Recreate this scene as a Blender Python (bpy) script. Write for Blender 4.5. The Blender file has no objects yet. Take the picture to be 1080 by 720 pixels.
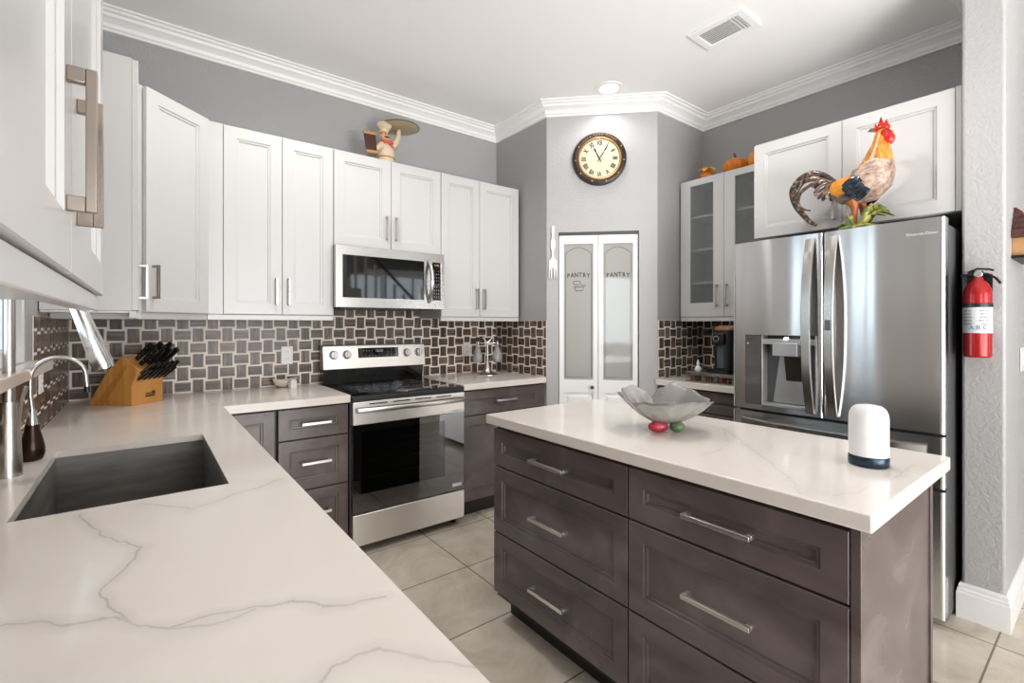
import bpy, bmesh, math, random
from mathutils import Vector, Matrix
random.seed(7)
R = math.radians
C = bpy.context.scene.collection
sc = bpy.context.scene

# ------------------------------------------------------------------ camera
cd = bpy.data.cameras.new('camera'); cam = bpy.data.objects.new('camera', cd); C.objects.link(cam)
cd.sensor_fit = 'HORIZONTAL'; cd.sensor_width = 36.0
cd.lens = 499.08 / 1080 * 36.0
cd.shift_x = 8.4 / 1080; cd.shift_y = -17.59 / 1080
cd.clip_start = 0.01
cam.location = (0.3183, -3.312, 1.3122)
cam.rotation_euler = (R(90), 0, R(-37.2356))
sc.camera = cam
# ------------------------------------------------------------------ world, light, exposure
sc.view_settings.view_transform = 'Standard'
sc.view_settings.look = 'None'
sc.view_settings.gamma = 1.0
sc.view_settings.use_curve_mapping = False
sc.view_settings.exposure = 0.06
w = bpy.data.worlds.new('sky'); sc.world = w; w.use_nodes = True
bg = w.node_tree.nodes['Background']
bg.inputs[0].default_value = (0.80, 0.90, 1.0, 1); bg.inputs[1].default_value = 3.0
cy = sc.cycles
cy.max_bounces = 12; cy.diffuse_bounces = 7; cy.glossy_bounces = 5; cy.transmission_bounces = 8
cy.sample_clamp_indirect = 6.0; cy.caustics_reflective = False; cy.caustics_refractive = False

def area(name, loc, aim, sx, sy, power, col=(1, 1, 1)):
    l = bpy.data.lights.new(name, 'AREA'); l.shape = 'RECTANGLE'; l.size = sx; l.size_y = sy
    l.energy = power; l.color = col
    o = bpy.data.objects.new(name, l); C.objects.link(o); o.location = loc
    d = Vector(aim) - Vector(loc)
    o.rotation_euler = d.to_track_quat('-Z', 'Y').to_euler()
    return o
# daylight coming in through the windows of the room
area('window_daylight', (2.2, -7.9, 1.55), (2.2, 0, 1.45), 2.6, 2.1, 95, (1.0, 0.99, 0.97))
area('window_daylight', (5.2, -7.9, 1.55), (3.2, 0, 1.45), 2.4, 2.1, 12, (1.0, 0.99, 0.97))
area('window_daylight', (0.06, -5.5, 1.55), (3, -5.0, 1.2), 1.8, 1.2, 26, (0.95, 0.98, 1.0))
# unseen fill lamps added behind the camera to brighten the ceiling, like bounced flash
area('bounce_fill', (1.5, -5.8, 0.7), (2.3, -3.0, 3.1), 2.6, 2.0, 75, (1.0, 1.0, 1.0))
fl = area('ceiling_fill', (1.7, -4.7, 1.0), (2.6, -1.9, 2.985), 1.0, 1.0, 13.5, (1.0, 1.0, 1.0))
fl.data.spread = R(80)
CAN_POWER = 36

# ------------------------------------------------------------------ materials
def lin(c):
    return tuple((x / 255 / 12.92) if x / 255 <= 0.04045 else ((x / 255 + 0.055) / 1.055) ** 2.4 for x in c)
def mat(name, col, rough=0.5, metal=0.0, **k):
    m = bpy.data.materials.new(name); m.use_nodes = True
    b = m.node_tree.nodes['Principled BSDF']
    b.inputs['Base Color'].default_value = (*lin(col), 1)
    b.inputs['Roughness'].default_value = rough
    b.inputs['Metallic'].default_value = metal
    for kk, v in k.items():
        b.inputs[kk.replace('_', ' ')].default_value = v
    return m
def nodes(m): return m.node_tree.nodes, m.node_tree.links, m.node_tree.nodes['Principled BSDF']
def noise(m, scale, detail=4, dist=0.0, vscale=(1, 1, 1), rough=0.5):
    n, l, b = nodes(m)
    tc = n.new('ShaderNodeTexCoord'); mp = n.new('ShaderNodeMapping'); mp.inputs['Scale'].default_value = vscale
    l.new(tc.outputs['Object'], mp.inputs['Vector'])
    t = n.new('ShaderNodeTexNoise'); t.inputs['Scale'].default_value = scale; t.inputs['Detail'].default_value = detail
    t.inputs['Distortion'].default_value = dist; t.inputs['Roughness'].default_value = rough
    l.new(mp.outputs['Vector'], t.inputs['Vector'])
    return t
def ramp(m, src, stops):
    n, l, b = nodes(m); r = n.new('ShaderNodeValToRGB')
    while len(r.color_ramp.elements) < len(stops): r.color_ramp.elements.new(0.5)
    for e, (p, c) in zip(r.color_ramp.elements, stops):
        e.position = p; e.color = (*lin(c), 1) if len(c) == 3 else c
    l.new(src, r.inputs['Fac']); return r
def bump(m, src, strength, dist):
    n, l, b = nodes(m); bp = n.new('ShaderNodeBump'); bp.inputs['Strength'].default_value = strength
    bp.inputs['Distance'].default_value = dist
    l.new(src, bp.inputs['Height']); l.new(bp.outputs['Normal'], b.inputs['Normal']); return bp
def varied(name, stops, scale, rough=0.5, detail=4, dist=0.0, vscale=(1, 1, 1), metal=0.0, **k):
    m = mat(name, stops[0][1], rough, metal, **k); t = noise(m, scale, detail, dist, vscale)
    r = ramp(m, t.outputs['Fac'], stops); nodes(m)[1].new(r.outputs['Color'], nodes(m)[2].inputs['Base Color'])
    return m

M = {}
def wallpaint(name, col):
    m = mat(name, col, 0.42); t = noise(m, 75, 3, 0.6); bump(m, t.outputs['Fac'], 0.6, 0.006); return m
M['wall_grey'] = wallpaint('grey_wall_paint', (166, 166, 167))
M['wall_light'] = wallpaint('light_wall_paint', (183, 183, 184))
M['ceiling'] = mat('ceiling_paint', (244, 244, 244), 0.9)
M['trim'] = mat('white_trim_paint', (243, 243, 243), 0.4)
M['cab_white'] = mat('white_cabinet_lacquer', (204, 204, 204), 0.28)
M['white_plastic'] = mat('white_plastic', (238, 238, 236), 0.35)
M['wood_dark'] = varied('grey_brown_stained_wood', [(0.28, (84, 73, 72)), (0.5, (102, 91, 90)), (0.72, (123, 112, 111))], 3.2, 0.25, 8, 0.8, (1, 1, 1.6))
nb = nodes(M['wood_dark'])
M['wood_black'] = mat('dark_cabinet_interior', (30, 26, 25), 0.5)
M['nickel'] = mat('brushed_nickel', (190, 184, 177), 0.28, 1.0)
M['nickel_warm'] = mat('brown_reflection_nickel', (158, 146, 136), 0.25, 1.0)  # brown and gold reflections put into the nickel's colour
M['nickel_light'] = mat('polished_nickel', (232, 226, 220), 0.32, 1.0)
M['chrome'] = mat('chrome', (225, 225, 226), 0.12, 1.0)
M['black_gloss'] = mat('black_glass', (9, 9, 10), 0.04, 0.0, Coat_Weight=0.5)
M['black_mirror'] = mat('black_mirror_glass', (9, 9, 10), 0.03, 0.0, IOR=2.3)
M['black'] = mat('black_plastic', (16, 16, 17), 0.4)
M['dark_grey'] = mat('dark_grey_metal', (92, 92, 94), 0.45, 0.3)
M['sink_steel'] = varied('brushed_sink_steel', [(0.3, (112, 109, 106)), (0.7, (150, 147, 143))], 4, 0.42, 4, 0.4, (1, 1, 6), 0.7)
def steel(name, col, rough, wav=0.0, an=0.6):
    m = mat(name, col, rough, 1.0); n, l, b = nodes(m)
    b.inputs['Anisotropic'].default_value = an; b.inputs['Anisotropic Rotation'].default_value = 0.25
    if wav:
        t = noise(m, 5.0, 1, 0.0, (1.0, 0.2, 0.07)); bump(m, t.outputs['Fac'], wav, 0.05)
    return m
M['steel'] = steel('stainless_steel', (178, 175, 171), 0.27)
M['steel_range'] = steel('satin_range_steel', (226, 219, 212), 0.40)
M['steel_fridge'] = steel('stainless_door_steel', (210, 210, 211), 0.20, 0.16, 0.95)
M['stone'] = None
VEINS = [(0.55, 0.0030, [(0.211, -1.989), (0.234, -2.088), (0.262, -2.165), (0.285, -2.202), (0.318, -2.25), (0.309, -2.299), (0.285, -2.339), (0.269, -2.384), (0.277, -2.444), (0.29, -2.481), (0.304, -2.512)]),
         (0.50, 0.0030, [(0.10, -2.38), (0.166, -2.41), (0.225, -2.447), (0.285, -2.483), (0.304, -2.512), (0.341, -2.552), (0.383, -2.552), (0.432, -2.565), (0.491, -2.583), (0.518, -2.627), (0.60, -2.66)]),
         (0.35, 0.0045, [(0.341, -2.552), (0.396, -2.582), (0.437, -2.574)]),
         (0.28, 0.0060, [(0.314, -1.989), (0.356, -2.034), (0.396, -2.091), (0.471, -2.057), (0.606, -1.999)]),
         (0.40, 0.0035, [(0.45, -2.78), (0.486, -2.753), (0.518, -2.748), (0.548, -2.756), (0.569, -2.78), (0.62, -2.85)]),
         (0.25, 0.0050, [(2.20, -2.10), (2.103, -2.193), (2.083, -2.382), (1.851, -2.599), (1.678, -2.766), (1.54, -2.85)]),
         (0.20, 0.0050, [(2.083, -2.382), (1.856, -2.514), (1.669, -2.529)]),
         (0.22, 0.0060, [(1.60, -2.90), (1.674, -2.924), (1.85, -2.945), (2.06, -2.948)]),
         (0.20, 0.0050, [(0.311, -0.755), (0.487, -0.661), (0.624, -0.529), (0.92, -0.561)])]
def quartz():
    m = mat('white_veined_quartz', (238, 230, 221), 0.14); n, l, b = nodes(m)
    def math_(op, x, y=None, clamp=False):
        q = n.new('ShaderNodeMath'); q.operation = op; q.use_clamp = clamp
        for i, v in enumerate((x, y)):
            if v is None: continue
            if isinstance(v, (int, float)): q.inputs[i].default_value = v
            else: l.new(v, q.inputs[i])
        return q.outputs[0]
    def vm(op, x, y):
        q = n.new('ShaderNodeVectorMath'); q.operation = op
        for i, v in enumerate((x, y)):
            if isinstance(v, tuple): q.inputs[i].default_value = v
            else: l.new(v, q.inputs[i])
        return q
    tc = n.new('ShaderNodeTexCoord')
    nz = n.new('ShaderNodeTexNoise'); nz.inputs['Scale'].default_value = 14; nz.inputs['Detail'].default_value = 6; l.new(tc.outputs['Object'], nz.inputs['Vector'])
    ofs = vm('MULTIPLY', vm('SUBTRACT', nz.outputs['Color'], (0.5, 0.5, 0.5)).outputs[0], (0.045, 0.045, 0.0)).outputs[0]
    flat = vm('MULTIPLY', vm('ADD', tc.outputs['Object'], ofs).outputs[0], (1, 1, 0)).outputs[0]
    wv = n.new('ShaderNodeTexNoise'); wv.inputs['Scale'].default_value = 9; wv.inputs['Detail'].default_value = 3; l.new(tc.outputs['Object'], wv.inputs['Vector'])
    total = None
    for st, wd, pts in VEINS:
        dmin = None
        for (ax, ay), (bx, by) in zip(pts, pts[1:]):
            L2 = (bx - ax) ** 2 + (by - ay) ** 2
            pa = vm('SUBTRACT', flat, (ax, ay, 0)).outputs[0]
            h = math_('DIVIDE', vm('DOT_PRODUCT', pa, (bx - ax, by - ay, 0)).outputs['Value'], L2, True)
            q = n.new('ShaderNodeVectorMath'); q.operation = 'SCALE'; q.inputs[0].default_value = (bx - ax, by - ay, 0); l.new(h, q.inputs['Scale'])
            dd_ = n.new('ShaderNodeVectorMath'); dd_.operation = 'LENGTH'; l.new(vm('SUBTRACT', pa, q.outputs[0]).outputs[0], dd_.inputs[0])
            dmin = dd_.outputs['Value'] if dmin is None else math_('MINIMUM', dmin, dd_.outputs['Value'])
        core = math_('MULTIPLY', math_('SUBTRACT', 1.0, math_('DIVIDE', dmin, wd), True), math_('MULTIPLY', wv.outputs['Fac'], 1.15 * st))
        halo = math_('MULTIPLY', math_('SUBTRACT', 1.0, math_('DIVIDE', dmin, wd * 7), True), 0.28 * st)
        v = math_('ADD', core, halo)
        total = v if total is None else math_('MAXIMUM', total, v)
    t3 = noise(m, 2.3, 5, 0.8); v3 = ramp(m, t3.outputs['Fac'], [(0.3, (237, 230, 223)), (0.7, (228, 220, 213))])
    mx = n.new('ShaderNodeMix'); mx.data_type = 'RGBA'
    l.new(math_('MINIMUM', total, 0.8), mx.inputs['Factor']); l.new(v3.outputs['Color'], mx.inputs['A']); mx.inputs['B'].default_value = (*lin((118, 112, 108)), 1)
    l.new(mx.outputs['Result'], b.inputs['Base Color'])
    return m
M['stone'] = quartz()
def floortile():
    m = mat('beige_porcelain_tile', (205, 196, 184), 0.22); n, l, b = nodes(m)
    tc = n.new('ShaderNodeTexCoord'); mp = n.new('ShaderNodeMapping')
    mp.inputs['Location'].default_value = (-1.2528, 1.1457, 0)
    l.new(tc.outputs['Object'], mp.inputs['Vector'])
    br = n.new('ShaderNodeTexBrick'); br.offset = 0.0; br.squash = 1.0
    br.inputs['Scale'].default_value = 1.0; br.inputs['Brick Width'].default_value = 0.46; br.inputs['Row Height'].default_value = 0.46
    br.inputs['Mortar Size'].default_value = 0.0035; br.inputs['Mortar Smooth'].default_value = 0.1; br.inputs['Bias'].default_value = 0
    br.inputs['Color1'].default_value = (0.92, 0.92, 0.92, 1); br.inputs['Color2'].default_value = (1, 1, 1, 1)
    l.new(mp.outputs['Vector'], br.inputs['Vector'])
    t = noise(m, 4.2, 8, 0.6, (1, 1, 1), 0.65); r = ramp(m, t.outputs['Fac'], [(0.28, (190, 177, 160)), (0.5, (214, 203, 187)), (0.72, (230, 221, 208))])
    mul = n.new('ShaderNodeMix'); mul.data_type = 'RGBA'; mul.blend_type = 'MULTIPLY'; mul.inputs['Factor'].default_value = 1
    l.new(r.outputs['Color'], mul.inputs['A']); l.new(br.outputs['Color'], mul.inputs['B'])
    mx = n.new('ShaderNodeMix'); mx.data_type = 'RGBA'
    l.new(br.outputs['Fac'], mx.inputs['Factor']); l.new(mul.outputs['Result'], mx.inputs['A']); mx.inputs['B'].default_value = (*lin((128, 116, 104)), 1)
    l.new(mx.outputs['Result'], b.inputs['Base Color'])
    inv = n.new('ShaderNodeMath'); inv.operation = 'SUBTRACT'; inv.inputs[0].default_value = 1; l.new(br.outputs['Fac'], inv.inputs[1])
    bump(m, inv.outputs[0], 0.4, 0.002)
    return m
M['floor'] = floortile()
M['grout'] = mat('pale_grout', (247, 240, 231), 0.7)
def glasstile(name, vs):
    m = mat(name, (110, 98, 92), 0.24, 0.0, Specular_IOR_Level=0.25); n, l, b = nodes(m)
    at = n.new('ShaderNodeAttribute'); at.attribute_name = 'tile_shade'
    tc = n.new('ShaderNodeTexCoord'); mp = n.new('ShaderNodeMapping'); mp.inputs['Scale'].default_value = vs
    ad = n.new('ShaderNodeVectorMath'); ad.operation = 'ADD'; l.new(tc.outputs['Object'], ad.inputs[0])
    sca = n.new('ShaderNodeVectorMath'); sca.operation = 'SCALE'; sca.inputs['Scale'].default_value = 3.7
    l.new(at.outputs['Color'], sca.inputs[0]); l.new(sca.outputs[0], ad.inputs[1]); l.new(ad.outputs[0], mp.inputs['Vector'])
    t = n.new('ShaderNodeTexNoise'); t.inputs['Scale'].default_value = 1.0; t.inputs['Detail'].default_value = 3
    l.new(mp.outputs['Vector'], t.inputs['Vector'])
    r = ramp(m, t.outputs['Fac'], [(0.30, (88, 76, 70)), (0.43, (138, 124, 115)), (0.55, (166, 153, 143)), (0.70, (214, 201, 188))])
    h = ramp(m, at.outputs['Fac'], [(0.0, (112, 102, 98)), (0.35, (165, 154, 147)), (0.7, (200, 184, 172)), (1.0, (255, 236, 218))])
    mul = n.new('ShaderNodeMix'); mul.data_type = 'RGBA'; mul.blend_type = 'MULTIPLY'; mul.inputs['Factor'].default_value = 1
    l.new(r.outputs['Color'], mul.inputs['A']); l.new(h.outputs['Color'], mul.inputs['B'])
    l.new(mul.outputs['Result'], b.inputs['Base Color'])
    return m
M['tile_v'] = glasstile('streaked_glass_tile_upright', (95, 95, 7))
M['tile_h'] = glasstile('streaked_glass_tile_level', (7, 7, 95))
M['frost'] = mat('frosted_pane_glass', (172, 172, 168), 0.05, 0.0, Coat_Weight=0.3)  # grey reflection on the frosted panes put into the base colour
M['pane'] = mat('window_glass', (245, 250, 250), 0.02, 0.0, Transmission_Weight=1.0, IOR=1.03)
M['cab_glass'] = mat('seeded_cabinet_glass', (222, 223, 225), 0.13, 0.0, Transmission_Weight=0.75, IOR=1.12)
def seeded():
    m = mat('seeded_glass_pane', (190, 192, 194), 0.12); n, l, b = nodes(m)
    tr = n.new('ShaderNodeBsdfTransparent'); tr.inputs['Color'].default_value = (0.82, 0.83, 0.84, 1)
    mx = n.new('ShaderNodeMixShader'); t_ = noise(m, 40, 3, 0.5); bump(m, t_.outputs['Fac'], 0.3, 0.002)
    mx.inputs['Fac'].default_value = 0.16
    l.new(tr.outputs[0], mx.inputs[1]); l.new(b.outputs[0], mx.inputs[2]); l.new(mx.outputs[0], n['Material Output'].inputs['Surface'])
    return m
M['cab_glass'] = seeded()
M['clear_glass'] = mat('clear_glass', (250, 251, 251), 0.06, 0.0, Transmission_Weight=0.7, IOR=1.3)
M['oven_glass'] = mat('tinted_oven_glass', (120, 120, 122), 0.03, 0.0, Transmission_Weight=1.0, IOR=1.8)
M['bamboo'] = varied('honey_wood', [(0.3, (196, 132, 62)), (0.7, (222, 165, 92))], 3, 0.35, 3, 0.3, (1, 14, 1))
M['bamboo_dark'] = varied('darker_honey_wood', [(0.3, (182, 116, 50)), (0.7, (205, 142, 70))], 3, 0.35, 3, 0.3, (1, 14, 1))
M['red'] = mat('red_enamel', (168, 18, 20), 0.22, 0.1)
M['bronze'] = mat('oil_rubbed_bronze', (52, 33, 24), 0.3, 0.6)
M['cream'] = mat('cream_dial', (226, 212, 184), 0.6)
M['clock_brown'] = varied('mottled_brown_frame', [(0.35, (28, 19, 16)), (0.65, (64, 41, 31))], 30, 0.4)
M['gold'] = mat('antique_gold', (186, 150, 96), 0.4, 0.4)
M['ink'] = mat('dark_print', (44, 38, 34), 0.6)
M['grey_print'] = mat('grey_etched_print', (62, 63, 62), 0.5)
M['pumpkin'] = varied('orange_pumpkin_glaze', [(0.3, (196, 98, 16)), (0.55, (226, 138, 30)), (0.8, (236, 176, 66))], 9, 0.3)
M['leaf_gold'] = varied('yellow_gold_leaf', [(0.3, (206, 132, 24)), (0.7, (240, 196, 70))], 14, 0.4)
M['stem'] = mat('dry_stem', (120, 86, 46), 0.7)
M['lens'] = mat('lit_lamp_lens', (255, 255, 252), 0.4); M['lens'].node_tree.nodes['Principled BSDF'].inputs['Emission Color'].default_value = (1, 0.97, 0.92, 1); M['lens'].node_tree.nodes['Principled BSDF'].inputs['Emission Strength'].default_value = 6

# ------------------------------------------------------------------ mesh helpers
class MB:
    def __init__(s): s.bm = bmesh.new(); s.mi = 0
    def f(s, vs, mi=None):
        try:
            fc = s.bm.faces.new(vs); fc.material_index = s.mi if mi is None else mi; return fc
        except ValueError: return None
    def v(s, p): return s.bm.verts.new(p)
    def box(s, x0, x1, y0, y1, z0, z1, mi=None):
        a = [s.v((x, y, z)) for z in (z0, z1) for y in (y0, y1) for x in (x0, x1)]
        for q in ((0, 2, 3, 1), (4, 5, 7, 6), (0, 1, 5, 4), (2, 6, 7, 3), (0, 4, 6, 2), (1, 3, 7, 5)): s.f([a[i] for i in q], mi)
        return s
    def prism(s, poly, axis, a0, a1, mi=None):
        # poly: (p,q) pairs; axis 'x' -> (y,z), 'y' -> (x,z), 'z' -> (x,y)
        def P(p, a): return {'x': (a, p[0], p[1]), 'y': (p[0], a, p[1]), 'z': (p[0], p[1], a)}[axis]
        A = [s.v(P(p, a0)) for p in poly]; B = [s.v(P(p, a1)) for p in poly]; n = len(poly)
        for i in range(n): s.f([A[i], A[(i + 1) % n], B[(i + 1) % n], B[i]], mi)
        s.f(A[::-1], mi); s.f(B, mi); return s
    def loft(s, rings, mi=None, cap=True, closed=False):
        L = [[s.v(p) for p in r] for r in rings]; n = len(rings[0])
        pairs = list(zip(L, L[1:])) + ([(L[-1], L[0])] if closed else [])
        for a, b in pairs:
            for i in range(n): s.f([a[i], a[(i + 1) % n], b[(i + 1) % n], b[i]], mi)
        if cap and not closed: s.f(L[0][::-1], mi); s.f(L[-1], mi)
        return s
    def lathe(s, prof, c=(0, 0, 0), seg=24, mi=None, mod=None, axis='z'):
        rings = []
        for r, z in prof:
            ring = []
            for i in range(seg):
                a = 2 * math.pi * i / seg; rr = max(r, 1e-5) * (mod(a, z) if mod else 1)
                x, y = rr * math.cos(a), rr * math.sin(a)
                p = {'z': (x, y, z), 'y': (x, z, y), 'x': (z, x, y)}[axis]
                ring.append((c[0] + p[0], c[1] + p[1], c[2] + p[2]))
            rings.append(ring)
        return s.loft(rings, mi, closed=(prof[0][0] > 1e-4 and prof[-1][0] > 1e-4))
    def tube(s, pts, r, seg=10, mi=None, flat=1.0, up=None, closed=False):
        pts = [Vector(p) for p in pts]; n = len(pts)
        rs = r if isinstance(r, (list, tuple)) else [r] * n
        t0 = (pts[1] - pts[0]).normalized()
        u = Vector(up) if up else (Vector((0, 0, 1)) if abs(t0.z) < 0.9 else Vector((1, 0, 0)))
        rings = []
        for i in range(n):
            if closed: t = (pts[(i + 1) % n] - pts[i - 1]).normalized()
            else: t = (pts[min(i + 1, n - 1)] - pts[max(i - 1, 0)]).normalized()
            a = (u - t * u.dot(t)).normalized(); b = t.cross(a)
            if not up: u = a
            rings.append([pts[i] + a * (rs[i] * flat * math.cos(2 * math.pi * k / seg)) + b * (rs[i] * math.sin(2 * math.pi * k / seg)) for k in range(seg)])
        return s.loft(rings, mi, closed=closed)
    def ell(s, c, r, mi=None, seg=16, rings=10, rot=None):
        rr = []
        for j in range(rings + 1):
            ph = -math.pi / 2 + math.pi * j / rings; cr = max(math.cos(ph), 1e-3)
            ring = []
            for i in range(seg):
                a = 2 * math.pi * i / seg
                p = Vector((r[0] * cr * math.cos(a), r[1] * cr * math.sin(a), r[2] * math.sin(ph)))
                if rot: p = rot @ p
                ring.append(Vector(c) + p)
            rr.append(ring)
        return s.loft(rr, mi)
    def text(s, body, size, mtx, depth=0.0006, mi=None, align='CENTER', bold=0.0):
        cu = bpy.data.curves.new('t', 'FONT'); cu.body = body; cu.size = size; cu.extrude = depth
        cu.align_x = align; cu.align_y = 'CENTER'; cu.resolution_u = 2; cu.offset = bold
        o = bpy.data.objects.new('t', cu); C.objects.link(o)
        dg = bpy.context.evaluated_depsgraph_get(); me = o.evaluated_get(dg).to_mesh()
        vs = [s.v(mtx @ v.co) for v in me.vertices]
        for p in me.polygons: s.f([vs[i] for i in p.vertices], mi)
        o.evaluated_get(dg).to_mesh_clear(); bpy.data.objects.remove(o); bpy.data.curves.remove(cu)
        return s
    def rings(s, x0, x1, z0, z1, rg, yb, mi=None):
        # framed door face towards -y: rg = [(inset, y)], back at yb
        L = []
        for i, y in rg:
            L.append([s.v((x0 + i, y, z0 + i)), s.v((x1 - i, y, z0 + i)), s.v((x1 - i, y, z1 - i)), s.v((x0 + i, y, z1 - i))])
        B = [s.v((x0, yb, z0)), s.v((x1, yb, z0)), s.v((x1, yb, z1)), s.v((x0, yb, z1))]
        for a, b in zip([B] + L, L):
            for k in range(4): s.f([a[k], a[(k + 1) % 4], b[(k + 1) % 4], b[k]], mi)
        s.f(L[-1], mi); s.f(B[::-1], mi); return s
    def build(s, name, mats, parent=None, bevel=0, smooth=True, angle=35, seg=2, loc=None):
        bmesh.ops.recalc_face_normals(s.bm, faces=s.bm.faces[:])
        me = bpy.data.meshes.new(name); s.bm.to_mesh(me); s.bm.free()
        for m in (mats if isinstance(mats, (list, tuple)) else [mats]): me.materials.append(M[m] if isinstance(m, str) else m)
        if smooth:
            for p in me.polygons: p.use_smooth = True
            me.set_sharp_from_angle(angle=R(angle))
        o = bpy.data.objects.new(name, me); C.objects.link(o)
        if parent: o.parent = parent
        if loc: o.location = loc
        if bevel:
            b = o.modifiers.new('edge_softening', 'BEVEL'); b.width = bevel; b.segments = seg; b.limit_method = 'ANGLE'; b.angle_limit = R(40)
            b.harden_normals = False
        return o
def tag(o, label, cat, group=None):
    o['label'] = label; o['category'] = cat
    if group: o['group'] = group
    return o
def thing(name, label, cat, loc=(0, 0, 0), rz=0, group=None):
    o = bpy.data.objects.new(name, None); o.empty_display_size = 0.05; C.objects.link(o)
    o.location = loc; o.rotation_euler = (0, 0, rz); return tag(o, label, cat, group)
def struct(o, label=None):
    o['kind'] = 'structure'
    if label: o['label'] = label
    return o
def cells(mb, us, vs, fill, P, w0, w1, mi=None):
    # extruded union of grid cells; P(u,v,w) -> point
    V = {}
    def g(i, j, k):
        if (i, j, k) not in V: V[(i, j, k)] = mb.v(P(us[i], vs[j], (w0, w1)[k]))
        return V[(i, j, k)]
    nu, nv = len(us) - 1, len(vs) - 1
    F = lambda i, j: 0 <= i < nu and 0 <= j < nv and fill(0.5 * (us[i] + us[i + 1]), 0.5 * (vs[j] + vs[j + 1]))
    for i in range(nu):
        for j in range(nv):
            if not F(i, j): continue
            for k in (0, 1): mb.f([g(i, j, k), g(i + 1, j, k), g(i + 1, j + 1, k), g(i, j + 1, k)], mi)
            if not F(i - 1, j): mb.f([g(i, j, 0), g(i, j + 1, 0), g(i, j + 1, 1), g(i, j, 1)], mi)
            if not F(i + 1, j): mb.f([g(i + 1, j, 0), g(i + 1, j + 1, 0), g(i + 1, j + 1, 1), g(i + 1, j, 1)], mi)
            if not F(i, j - 1): mb.f([g(i, j, 0), g(i + 1, j, 0), g(i + 1, j, 1), g(i, j, 1)], mi)
            if not F(i, j + 1): mb.f([g(i, j + 1, 0), g(i + 1, j + 1, 0), g(i + 1, j + 1, 1), g(i, j + 1, 1)], mi)
    return mb
def sweep(mb, path, prof, mi=None):
    # prof (d,z): d = distance into the room, which lies to the right of the path's heading
    n = len(path); L = []
    for i, p in enumerate(path):
        p = Vector(p)
        def nrm(a, b): d = (Vector(b) - Vector(a)).normalized(); return Vector((d.y, -d.x))
        if i == 0: m = nrm(path[0], path[1])
        elif i == n - 1: m = nrm(path[-2], path[-1])
        else:
            a, b = nrm(path[i - 1], p), nrm(p, path[i + 1]); m = (a + b) / (1 + a.dot(b))
        L.append([(p.x + m.x * d, p.y + m.y * d, z) for d, z in prof])
    return mb.loft(L, mi)

# ------------------------------------------------------------------ room shell
ZC = 2.985
XP, YP = 2.7527, -0.6444           # near left corner of the pantry
XQ, YQ = 3.3348, -1.2148           # right corner of its angled front
XF = 3.95                          # wall behind the fridge
XS, YS0, YS1 = 3.2475, -2.862, -3.0   # short wall beside the fridge
struct(MB().box(-0.3, 7.6, -8.3, 0.3, -0.06, 0).build('floor', 'floor', smooth=False), 'beige square tile floor')
struct(MB().box(-0.3, 7.6, -8.3, 0.3, ZC, ZC + 0.06).build('ceiling', 'ceiling', smooth=False), 'white ceiling')
struct(MB().box(-0.15, XF + 0.12, 0, 0.12, 0, ZC).build('wall_back', 'wall_grey', smooth=False), 'grey wall behind the range')
# left wall with the sink window and a second window behind the camera
def inwin(y, z): return (-1.97 < y < -1.07 and 1.19 < z < 2.25) or (-6.4 < y < -4.6 and 0.95 < z < 2.2)
mb = cells(MB(), [-8.2, -6.4, -4.6, -1.97, -1.07, 0.0], [0, 0.95, 1.19, 2.2, 2.25, ZC], lambda y, z: not inwin(y, z), lambda u, v, w: (w, u, v), -0.13, 0.0)
struct(mb.build('wall_left', 'wall_grey', smooth=False), 'grey wall behind the sink')
mb = cells(MB(), [-0.15, 0.9, 3.5, 4.0, 6.4, 7.5], [0, 0.3, 2.5, ZC], lambda x, z: not (0.3 < z < 2.5 and (0.9 < x < 3.5 or 4.0 < x < 6.4)), lambda u, v, w: (u, w, v), -8.25, -8.1)
struct(mb.build('wall_front', 'wall_light', smooth=False))
struct(MB().box(7.4, 7.55, -8.2, 0.2, 0, ZC).build('wall_right', 'wall_light', smooth=False))
struct(MB().box(XF, XF + 0.12, YS0, 0.0, 0, ZC).build('wall_fridge', 'wall_grey', smooth=False), 'grey wall behind the fridge')
struct(MB().box(XS, 7.4, YS1, YS0, 0, ZC).build('wall_stub', 'wall_light', bevel=0.012, seg=4), 'pale textured wall end beside the fridge')
struct(MB().box(XP, XP + 0.09, YP, 0, 0, ZC).build('wall_pantry_left', 'wall_grey', smooth=False))
struct(MB().box(XQ, XF, YQ, YQ + 0.09, 0, ZC).build('wall_pantry_right', 'wall_grey', smooth=False))
PL = math.hypot(XQ - XP, YQ - YP); PA = math.atan2(YQ - YP, XQ - XP)
OX0, OX1, OZ = 0.089, 0.683, 2.012
mb = cells(MB(), [0, OX0, OX1, PL], [0, OZ, ZC], lambda x, z: not (OX0 < x < OX1 and z < OZ), lambda u, v, w: (u, w, v), 0, 0.09)
pf = mb.build('wall_pantry_front', 'wall_light', smooth=False); pf.location = (XP, YP, 0); pf.rotation_euler = (0, 0, PA)
struct(pf, 'pale textured angled wall around the pantry doors')
struct(MB().box(7.38, 7.4, -8.1, YS1, 0, 0.15).build('baseboard_right', 'trim'))
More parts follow.
